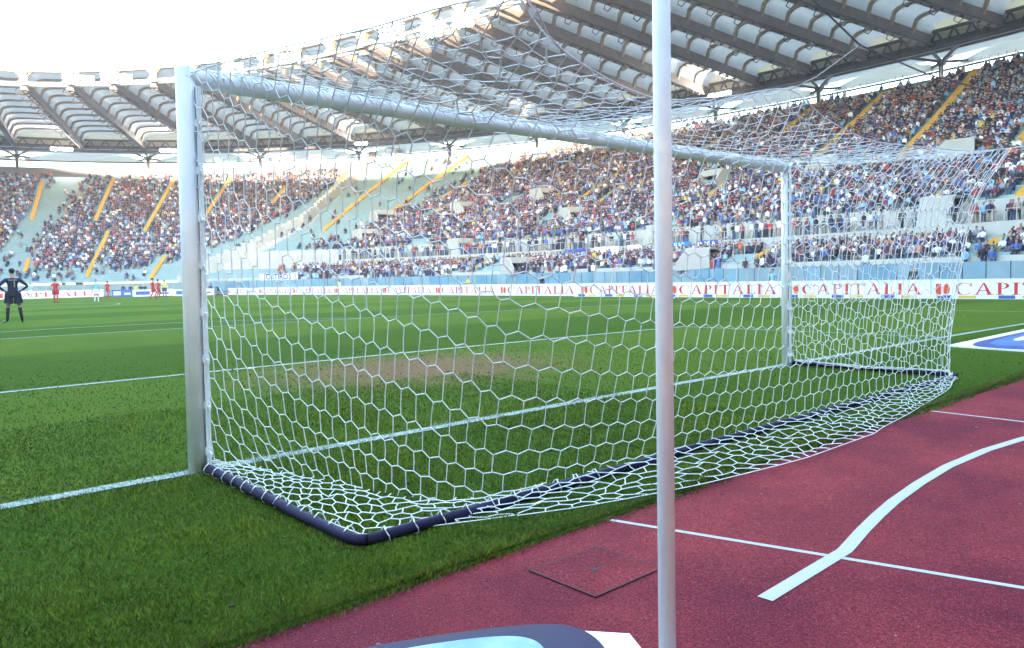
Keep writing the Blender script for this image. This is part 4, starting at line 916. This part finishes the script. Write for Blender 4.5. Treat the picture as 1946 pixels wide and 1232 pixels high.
# ------------------------------------------------------------------ hill and woods beyond
b = MB(); nx, ny = 60, 10
for j in range(ny+1):
    for i in range(nx+1):
        th = R(20)+R(110)*i/nx; rr = 420+60*j; hgt = (118+14*math.sin(th*5.3)+10*math.sin(th*11+1)+6*math.sin(th*29))*float(np.interp(math.degrees(th), [58, 70], [.25, 1]))*math.sin(min(1, j/7)*math.pi/2)*(max(0, math.sin((i/nx)*math.pi))**.6)
        b.v.append((CX+rr*math.cos(th), CY+rr*math.sin(th), -.8+max(0, hgt)))
for j in range(ny):
    for i in range(nx): a = j*(nx+1)+i; b.f.append((a, a+1, a+nx+2, a+nx+1)); b.m.append(0)
hill = b.build('hill', M_HILL, None, True); hill['kind'] = 'structure'
HV = np.array(b.v); lv, lf = [], []; cnt = 0
for k in range(5200):
    p = HV[rng.integers(0, len(HV))]+np.array([rng.uniform(-14, 14), rng.uniform(-14, 14), rng.uniform(-1, 8)])
    if p[2] < 12: continue
    c = p+rng.normal(0, 2.2, 3)*np.array([1, 1, .7])
    for q in range(7):
        d = c+rng.normal(0, 2.0, 3); u = rng.normal(0, 1, 3); u /= np.linalg.norm(u); w = np.cross(u, rng.normal(0, 1, 3)); w /= np.linalg.norm(w); r_ = rng.uniform(1.0, 2.2)
        lv += [d+u*r_, d+w*r_, d-u*r_*.8, d-w*r_*.8]; lf.append((cnt, cnt+1, cnt+2, cnt+3)); cnt += 4
o = np_mesh('woodland', np.array(lv), np.array(lf), M_LEAF); tag(o, 'distant wooded hillside seen between stand and roof', 'wood', kind='stuff')

# ------------------------------------------------------------------ hazy afternoon air
b = MB(); b.box((CX, CY+200, 74), (2600, 2600, 152)); hz_ = b.build('haze', None); hz_['kind'] = 'stuff'; hz_['label'] = 'thin pale haze in the air of the whole place'
hm = bpy.data.materials.new('haze'); hm.use_nodes = True; hm.node_tree.nodes.remove(hm.node_tree.nodes['Principled BSDF']); pv = hm.node_tree.nodes.new('ShaderNodeVolumePrincipled')
pv.inputs['Color'].default_value = (.98, .94, .95, 1); pv.inputs['Density'].default_value = HAZE; pv.inputs['Anisotropy'].default_value = 0.0
hm.node_tree.links.new(pv.outputs[0], hm.node_tree.nodes['Material Output'].inputs['Volume']); hz_.data.materials.clear(); hz_.data.materials.append(hm)

# ------------------------------------------------------------------ people on the field
def person(loc, yaw, pose, kit, label, height=1.82, name='person'):
    """kit: dict shirt, sleeve, shorts, socks, boots, hair ; pose: joints (x right, y forward, z up) for a 1.82 m figure"""
    J = dict(pelvis=(0, 0, .97), waist=(0, .0, 1.10), chest=(0, .01, 1.32), collar=(0, -.01, 1.46), neck=(0, .0, 1.54), jaw=(0, .03, 1.62), head=(0, .02, 1.70), crown=(0, .0, 1.765),
             hl=(-.10, 0, .92), kl=(-.12, .02, .50), al=(-.13, -.03, .09), tl=(-.15, .15, .035), hr=(.10, 0, .92), kr=(.12, .02, .50), ar=(.13, -.03, .09), tr=(.15, .15, .035),
             sl=(-.19, 0, 1.43), el=(-.26, -.03, 1.15), wl=(-.27, .06, .92), sr=(.19, 0, 1.43), er=(.26, -.03, 1.15), wr=(.27, .06, .92))
    J.update(pose)
    for s_ in 'lr':
        w, e = Vector(J['w'+s_]), Vector(J['e'+s_]); d = (w-e).normalized(); J['p'+s_] = tuple(w+d*.07); sd_ = Vector((0, 1, 0)); sd_ = (sd_-d*sd_.dot(d)).normalized()
        for k in range(4): J[f'f{s_}{k}'] = tuple(w+d*(.145-.012*abs(k-1.4))+sd_*(.033-.022*k)+Vector((0, 0, -.012)))
        J['th'+s_] = tuple(w+d*.075+sd_*.06)
        J['c'+s_] = tuple(Vector(J['k'+s_]).lerp(Vector(J['a'+s_]), .35)+Vector((0, -.02, 0))); J['q'+s_] = tuple(Vector(J['h'+s_]).lerp(Vector(J['k'+s_]), .45))
    RAD = dict(pelvis=(.155, .115), waist=(.145, .10), chest=(.17, .115), collar=(.10, .075), neck=(.056, .056), jaw=(.066, .072), head=(.078, .092), crown=(.05, .06), h=.098, q=.088, k=.060, c=.058, a=.042, t=.040, s=.075, e=.046, w=.033, p=.034, f=.010, th=.012)
    ED = [('pelvis', 'waist'), ('waist', 'chest'), ('chest', 'collar'), ('collar', 'neck'), ('neck', 'jaw'), ('jaw', 'head'), ('head', 'crown')]
    for s_ in 'lr':
        ED += [('pelvis', 'h'+s_), ('h'+s_, 'q'+s_), ('q'+s_, 'k'+s_), ('k'+s_, 'c'+s_), ('c'+s_, 'a'+s_), ('a'+s_, 't'+s_), ('chest', 's'+s_), ('s'+s_, 'e'+s_), ('e'+s_, 'w'+s_), ('w'+s_, 'p'+s_), ('p'+s_, 'th'+s_)]+[('p'+s_, f'f{s_}{k}') for k in range(4)]
    names = list(J); me = bpy.data.meshes.new('skeleton'); me.from_pydata([J[k] for k in names], [(names.index(a), names.index(c)) for a, c in ED], [])
    tmp = bpy.data.objects.new('skeleton', me); COL.objects.link(tmp); md = tmp.modifiers.new('s', 'SKIN'); md.use_smooth_shade = True; ss_ = tmp.modifiers.new('u', 'SUBSURF'); ss_.levels = 2
    for i, k in enumerate(names):
        r_ = RAD.get(k) or RAD.get(k[:2]) or RAD.get(k[0]); r_ = (r_, r_) if not isinstance(r_, tuple) else r_; me.skin_vertices[0].data[i].radius = r_; me.skin_vertices[0].data[i].use_root = (k == 'pelvis')
    dg = bpy.context.evaluated_depsgraph_get(); body = bpy.data.meshes.new_from_object(tmp.evaluated_get(dg)); bpy.data.objects.remove(tmp)
    body.materials.clear()
    for m in (M_SKIN, kit['shirt'], kit['shorts'], kit['socks'], kit['boots'], kit.get('hair', M_HAIR), kit.get('glove', M_SKIN)): body.materials.append(m)
    segs = [(a, c) for a, c in ED]
    JV = {k: Vector(q) for k, q in J.items()}
    def near(p):
        best = None
        for a, c in segs:
            A_, C_ = JV[a], JV[c]; d = C_-A_; t_ = max(0, min(1, (p-A_).dot(d)/max(1e-6, d.length_squared))); dd = (p-(A_+d*t_)).length
            if best is None or dd < best[0]: best = (dd, a, c, t_)
        return best
    for pl_ in body.polygons:
        p = pl_.center; _, a, c, t_ = near(p); k = 0
        if a in ('pelvis',) and c == 'waist': k = 2 if p.z < 1.02 else 1
        elif a in ('waist', 'chest') or c == 'collar': k = 1
        elif a == 'collar': k = 1 if p.z < 1.475 else 0
        elif a[0] == 's' and c[0] == 'e': k = 1 if (t_ < .62 or kit.get('long')) else 0
        elif a[0] == 'e' and c[0] == 'w': k = 1 if kit.get('long') and t_ < .85 else 0
        elif a == 'pelvis' or a[0] == 'h' and a != 'head' or (a[0] == 'q' and t_ < .25): k = 2
        elif a[0] == 'k' or a[0] == 'c' and a[1] in 'lr' or (a[0] == 'a' and t_ < .1): k = 3
        elif a[0] == 'a': k = 4
        elif a in ('jaw', 'head') or c == 'crown': k = 5 if (p.z > 1.735 or (p.y < .0 and p.z > 1.60)) else 0
        elif a[0] in 'wp' and a != 'pelvis': k = 6
        pl_.material_index = k
    o = empty(name, loc, yaw, label, 'person'); s_ = height/1.82; o.scale = (s_, s_, s_); bo = link(bpy.data.objects.new('body', body), o)
    # flared shorts over the thighs
    b = MB()
    for sd_ in 'lr':
        hp, qp, kp = JV['h'+sd_], JV['q'+sd_], JV['k'+sd_]; b.tube([hp+Vector((0, 0, .06)), hp.lerp(qp, .5), qp, qp.lerp(kp, .35)], [.118, .122, .128, .138], 12, cap=False)
    b.tube([(0, 0, 1.04), (0, 0, .97), (0, 0, .90)], [.165, .185, .19], 12, cap=False)
    for i, q in enumerate(b.v):
        if abs(q[0]) < .3 and q[2] > .85 and i >= len(b.v)-36: b.v[i] = (q[0], q[1]*.72, q[2])
    b.build('shorts', kit['shorts'], o, True)
    # nose and ears
    b = MB(); b.ball((0, .112, 1.675), (.016, .022, .028), 6, 4)
    for sx in (-1, 1): b.ball((sx*.082, .01, 1.675), (.012, .022, .034), 6, 4)
    b.build('face_detail', M_SKIN, o, True)
    b = MB(); b.ball((0, -.012, 1.722), (.088, .100, .085), 12, 8); b.build('hair', kit.get('hair', M_HAIR), o, True)
    return o
def kit(shirt, shorts, socks, boots=(.03, .03, .03), **k):
    f = lambda c: mat('kit_%.3f_%.3f_%.3f' % c, c, .8, .1, 6); return dict(shirt=f(shirt), shorts=f(shorts), socks=f(socks), boots=f(boots), **k)
BLK = kit((.022, .014, .055), (.012, .010, .03), (.008, .008, .012), (.25, .25, .27), long=True, glove=mat('glove', (.05, .04, .06), .7))
RED = kit((.46, .035, .03), (.42, .03, .03), (.42, .04, .035)); SKY = kit((.20, .48, .66), (.66, .68, .70), (.60, .68, .72), (.5, .5, .5)); YEL = kit((.68, .66, .18), (.05, .06, .09), (.05, .06, .09), long=True); DRK = kit((.02, .025, .04), (.02, .02, .03), (.02, .02, .03), long=True); STW = kit((.62, .56, .05), (.03, .03, .05), (.03, .03, .05), long=True)
HIPS = dict(el=(-.40, -.10, 1.20), wl=(-.235, .02, 1.06), er=(.42, -.08, 1.20), wr=(.235, .02, 1.06), hl=(-.11, 0, .92), kl=(-.16, .03, .50), al=(-.20, -.02, .09), tl=(-.30, .12, .035), hr=(.11, 0, .92), kr=(.17, .02, .50), ar=(.21, -.03, .09), tr=(.24, .15, .035))
WALK = dict(kl=(-.11, .16, .52), al=(-.11, .10, .10), tl=(-.11, .27, .05), kr=(.11, -.02, .50), ar=(.11, -.24, .13), tr=(.11, -.10, .05), el=(-.27, -.16, 1.18), wl=(-.26, -.05, .95), er=(.27, .10, 1.17), wr=(.22, .28, 1.05))
RUN = dict(kl=(-.11, .30, .62), al=(-.11, .12, .26), tl=(-.11, .26, .18), kr=(.11, -.06, .48), ar=(.11, -.30, .16), tr=(.11, -.18, .05), el=(-.28, -.22, 1.22), wl=(-.22, -.02, 1.08), er=(.28, .14, 1.2), wr=(.18, .34, 1.22), chest=(0, .06, 1.32), collar=(0, .07, 1.45))
def at(px, y, dz=0):       # a spot on the pitch at depth y on the photo column px
    d = fw+rt*(px-W_PX/2)/F_PX-up*((560-616)/F_PX); t_ = (y-CAM.y)/d.y; x = CAM.x+d.x*t_; return (x, y, gz(x, y)+dz)
kp = person((2.94, 25.94, gz(2.94, 25.94)), R(-4), HIPS, BLK, 'goalkeeper in black kit with hands on hips, seen from behind', 1.90)
b = MB(); b.box((.045, -.128, 1.27), (.028, .006, .19)); b.box((.028, -.128, 1.345), (.03, .006, .022)); b.build('shirt_number', mat('gold_print', (.42, .33, .16), .6), kp)
b = MB(); b.box((0, -.126, 1.405), (.24, .006, .026)); b.build('name_strip', mat('pale_print', (.30, .28, .32), .6), kp)
person(at(106, 59.2), R(-15), dict(WALK, el=(-.30, -.08, 1.17), wl=(-.24, .10, 1.02), er=(.30, -.08, 1.17), wr=(.24, .10, 1.02)), RED, 'player in all-red kit standing alone right of the goalkeeper', 1.83)
person(at(183, 60.8), R(160), dict(), SKY, 'player in sky blue shirt and white shorts in midfield', 1.76)
person(at(205, 80), R(-60), RUN, RED, 'small distant player in red before the end boards', 1.8)
person(at(291, 63.3), R(-100), RUN, RED, 'running player in red, foremost of the pair left of near post', 1.86)
person(at(301, 65.5), R(-80), RUN, RED, 'player in red just behind another running red player', 1.78)
person(at(313, 75), R(170), dict(), YEL, 'official in pale yellow top just left of the near goalpost', 1.82)
person(at(58, 92), R(150), dict(), SKY, 'faraway player in sky blue beside the goalkeeper, near end boards', 1.8)
for px, y, kt, lab in ((235, 112, DRK, 'dark-clad photographer behind end boards, leftmost of a loose group'), (249, 112.3, DRK, 'dark-clad photographer behind end boards, second of a loose group'), (260, 111.6, STW, 'steward in yellow bib behind end boards among dark-clad people'), (268, 112, DRK, 'dark-clad photographer behind end boards, middle of a loose group'), (276, 112.5, DRK, 'dark-clad photographer behind end boards, right of the yellow steward'), (400, 111.0, DRK, 'dark-clad person behind boards just right of near post'), (415, 110.6, DRK, 'dark-clad person near boards, second right of near post')):
    person(at(px, y), R(180), dict(), kt, lab, 1.78)
def atx(px, x): 
    d = fw+rt*(px-W_PX/2)/F_PX-up*((540-616)/F_PX); t_ = (x-CAM.x)/d.x; y = CAM.y+d.y*t_; return (x, y, gz(x, y))
for px, x, kt, lab in ((1735, 43.2, DRK, 'dark-suited person standing behind touchline boards near far net edge'), (890, 43.5, STW, 'steward in yellow bib behind the touchline boards left of pole'), (645, 44, YEL, 'official in pale yellow behind distant touchline boards'), (1468, 43.5, SKY, 'person in pale blue behind boards beside the far goalpost'), (1030, 43.5, DRK, 'dark-clad cameraman crouching behind boards below the walkway banners')):
    person(atx(px, x), R(90), dict(), kt, lab, 1.78)
# far goal and yellow gate posts before the end stand
for px, lab in ((122, 'slim yellow gate post before end stand, left of the pair'), (152, 'broad yellow gate post before end stand, right of the pair')):
    p = at(px, 143); o = empty('gate_post', (p[0], p[1], -.6), 0, lab, 'post', 'yellow gate posts'); w = .55 if 'slim' in lab else 1.1
    b = MB(); b.box((0, 0, 1.9), (w, .3, 3.8)); b.build('upright', M_YEL, o); b = MB(); b.box((0, 0, .06), (w+.3, .6, .12)); b.build('foot', M_CONC, o)

# ------------------------------------------------------------------ grass blades near the camera
def blades():
    n0 = 620000; n1 = 400000; x = np.concatenate([rng.uniform(-3.6, 13.5, n0), rng.uniform(-3.4, 4.2, n1)]); y = np.concatenate([rng.uniform(TRK_Y-.015, 13.0, n0), TRK_Y-.01+5.2*rng.random(n1)**1.5]); n0 += n1; d = np.hypot(x-CAM.x, y-CAM.y); keep = rng.random(n0) < np.clip((3.2/np.maximum(d, 2.0))**1.5, 0, 1)*np.clip((16-d)/8, 0, 1)
    edge = TRK_Y+.010*np.sin(x*3.1)+.008*np.sin(x*9.7+1)+.007*np.sin(x*23); keep &= (y > edge-.02); x, y, d = x[keep], y[keep], d[keep]
    # extra fringe along the track edge
    nf = 26000; xf = rng.uniform(-3.0, 9.5, nf); ef = TRK_Y+.010*np.sin(xf*3.1)+.008*np.sin(xf*9.7+1)+.007*np.sin(xf*23); yf = ef+rng.normal(0.01, .028, nf)
    fr = np.concatenate([np.zeros(len(x), bool), np.ones(nf, bool)]); x = np.concatenate([x, xf]); y = np.concatenate([y, yf]); d = np.hypot(x-CAM.x, y-CAM.y); n = len(x)
    tuft = (.5+.5*np.sin(x*13.0+2.2*np.sin(y*9.0))*np.sin(y*15.0+2.0*np.sin(x*11.0)))*(.6+.4*np.sin(x*3.7+y*2.9+1.5*np.sin(y*4.4)))
    z = -.4*np.minimum(1, ((x-3.72)/37.3)**2)-np.where(y < TRK_Y, .02, 0)
    hgt = rng.uniform(.012, .028, n)*np.where(fr, .8, 1)*(.55+.9*tuft); wid = rng.uniform(.0012, .0024, n)*np.clip(d/3.4, 1, 3.2); az = rng.uniform(0, 2*math.pi, n); lean = rng.uniform(.1, 1.0, n)*hgt; la = rng.uniform(0, 2*math.pi, n)
    worn = np.clip(1.15-np.hypot((x-4.3)/2.0, (y-3.6)/1.9)+.35*np.sin(x*4.1)*np.sin(y*3.7), 0, 1); ok = rng.random(n) > worn*1.25; hgt = np.where(ok, hgt, .002)
    bx, by = np.cos(az)*wid, np.sin(az)*wid; tx, ty = np.cos(la)*lean, np.sin(la)*lean
    V = np.stack([np.stack([x-bx, y-by, z], 1), np.stack([x+bx, y+by, z], 1), np.stack([x+bx*.7+tx*.45, y+by*.7+ty*.45, z+hgt*.6], 1), np.stack([x+tx, y+ty, z+hgt], 1)], 1).reshape(-1, 3)
    b0 = (np.arange(n)*4)[:, None]; Fc = b0+np.array([[0, 1, 2, 3]])
    # clumps of lighter and darker turf
    cl = .5+.25*np.sin(x*2.3+1.3*np.sin(y*1.9))+.25*np.sin(y*3.1+1.7*np.sin(x*1.4)); cl2 = .5+.5*np.sin(x*9.1+2*np.sin(y*7.3))*np.sin(y*8.3+2*np.sin(x*6.1)); t_ = np.clip(.18*cl+.20*cl2+.34*tuft+.40*rng.random(n)-.06, 0, 1)[:, None]
    c = np.array([[.022, .054, .010]])*(1-t_)+np.array([[.265, .345, .034]])*t_; ff = np.clip((d-6)/6, 0, 1)[:, None]*.8; c = c*(1-ff)+np.array([[.085, .135, .018]])*ff
    cool = np.clip(.5+.5*np.sin(x*1.7+2*np.sin(y*2.3)+y), 0, 1)[:, None]*.55; c = c*(1-cool)+c*np.array([[.76, .98, 1.7]])*cool
    dry = (rng.random(n) < .07)[:, None]; c = np.where(dry, np.array([[.21, .19, .08]])*rng.uniform(.6, 1.2, (n, 1)), c); fd = (fr & (rng.random(n) < .55))[:, None]; c = np.where(fd, np.array([[.17, .15, .05]])*rng.uniform(.4, 1.1, (n, 1)), c)
    ln = ((np.abs(y+rng.normal(0, .012, n)) < .058) | ((np.abs(y-5.5) < .06) & (x > -5.4) & (x < 12.9))) & (rng.random(n) < .93); c = np.where(ln[:, None], np.array([[.42, .50, .46]])*rng.uniform(.7, 1.1, (n, 1)), c)
    o = np_mesh('grass', V, Fc, M_BLADE, colors=c); tag(o, 'short green turf blades on the pitch behind and before the goal line', 'grass', kind='stuff')
blades()
cl = MB()
for k in range(80):
    x, y = (rnd.uniform(-3, 9), rnd.uniform(-2.3, 9)) if k < 40 else (rnd.gauss(4.3, 1.6), rnd.gauss(3.4, 1.4)); r_ = rnd.uniform(.004, .011); cl.ball((x, y, gz(x, y)+.012), (r_*rnd.uniform(1, 1.8), r_, r_*.7), 6, 4)
tag(cl.build('turf_clods', mat('dark_soil_clod', (.03, .02, .013), .95, .4, 40)), 'dark soil clods scattered over the turf round the goal', 'clods', kind='stuff')
# crumbs and leaf bits on the track
cr = MB()
for k in range(26):
    x, y = rnd.uniform(-1.2, 5.5), rnd.uniform(-4.6, -2.6); r_ = rnd.uniform(.002, .006); cr.box((x, y, -.020+r_*.3), (r_*2, r_*rnd.uniform(1, 3), r_*.8), Matrix.Rotation(rnd.uniform(0, 3), 3, 'Z'))
tag(cr.build('track_crumbs', mat('pale_crumbs', (.22, .17, .13), .9, .4, 80)), 'pale crumbs and leaf bits scattered over the red track', 'debris', kind='stuff')
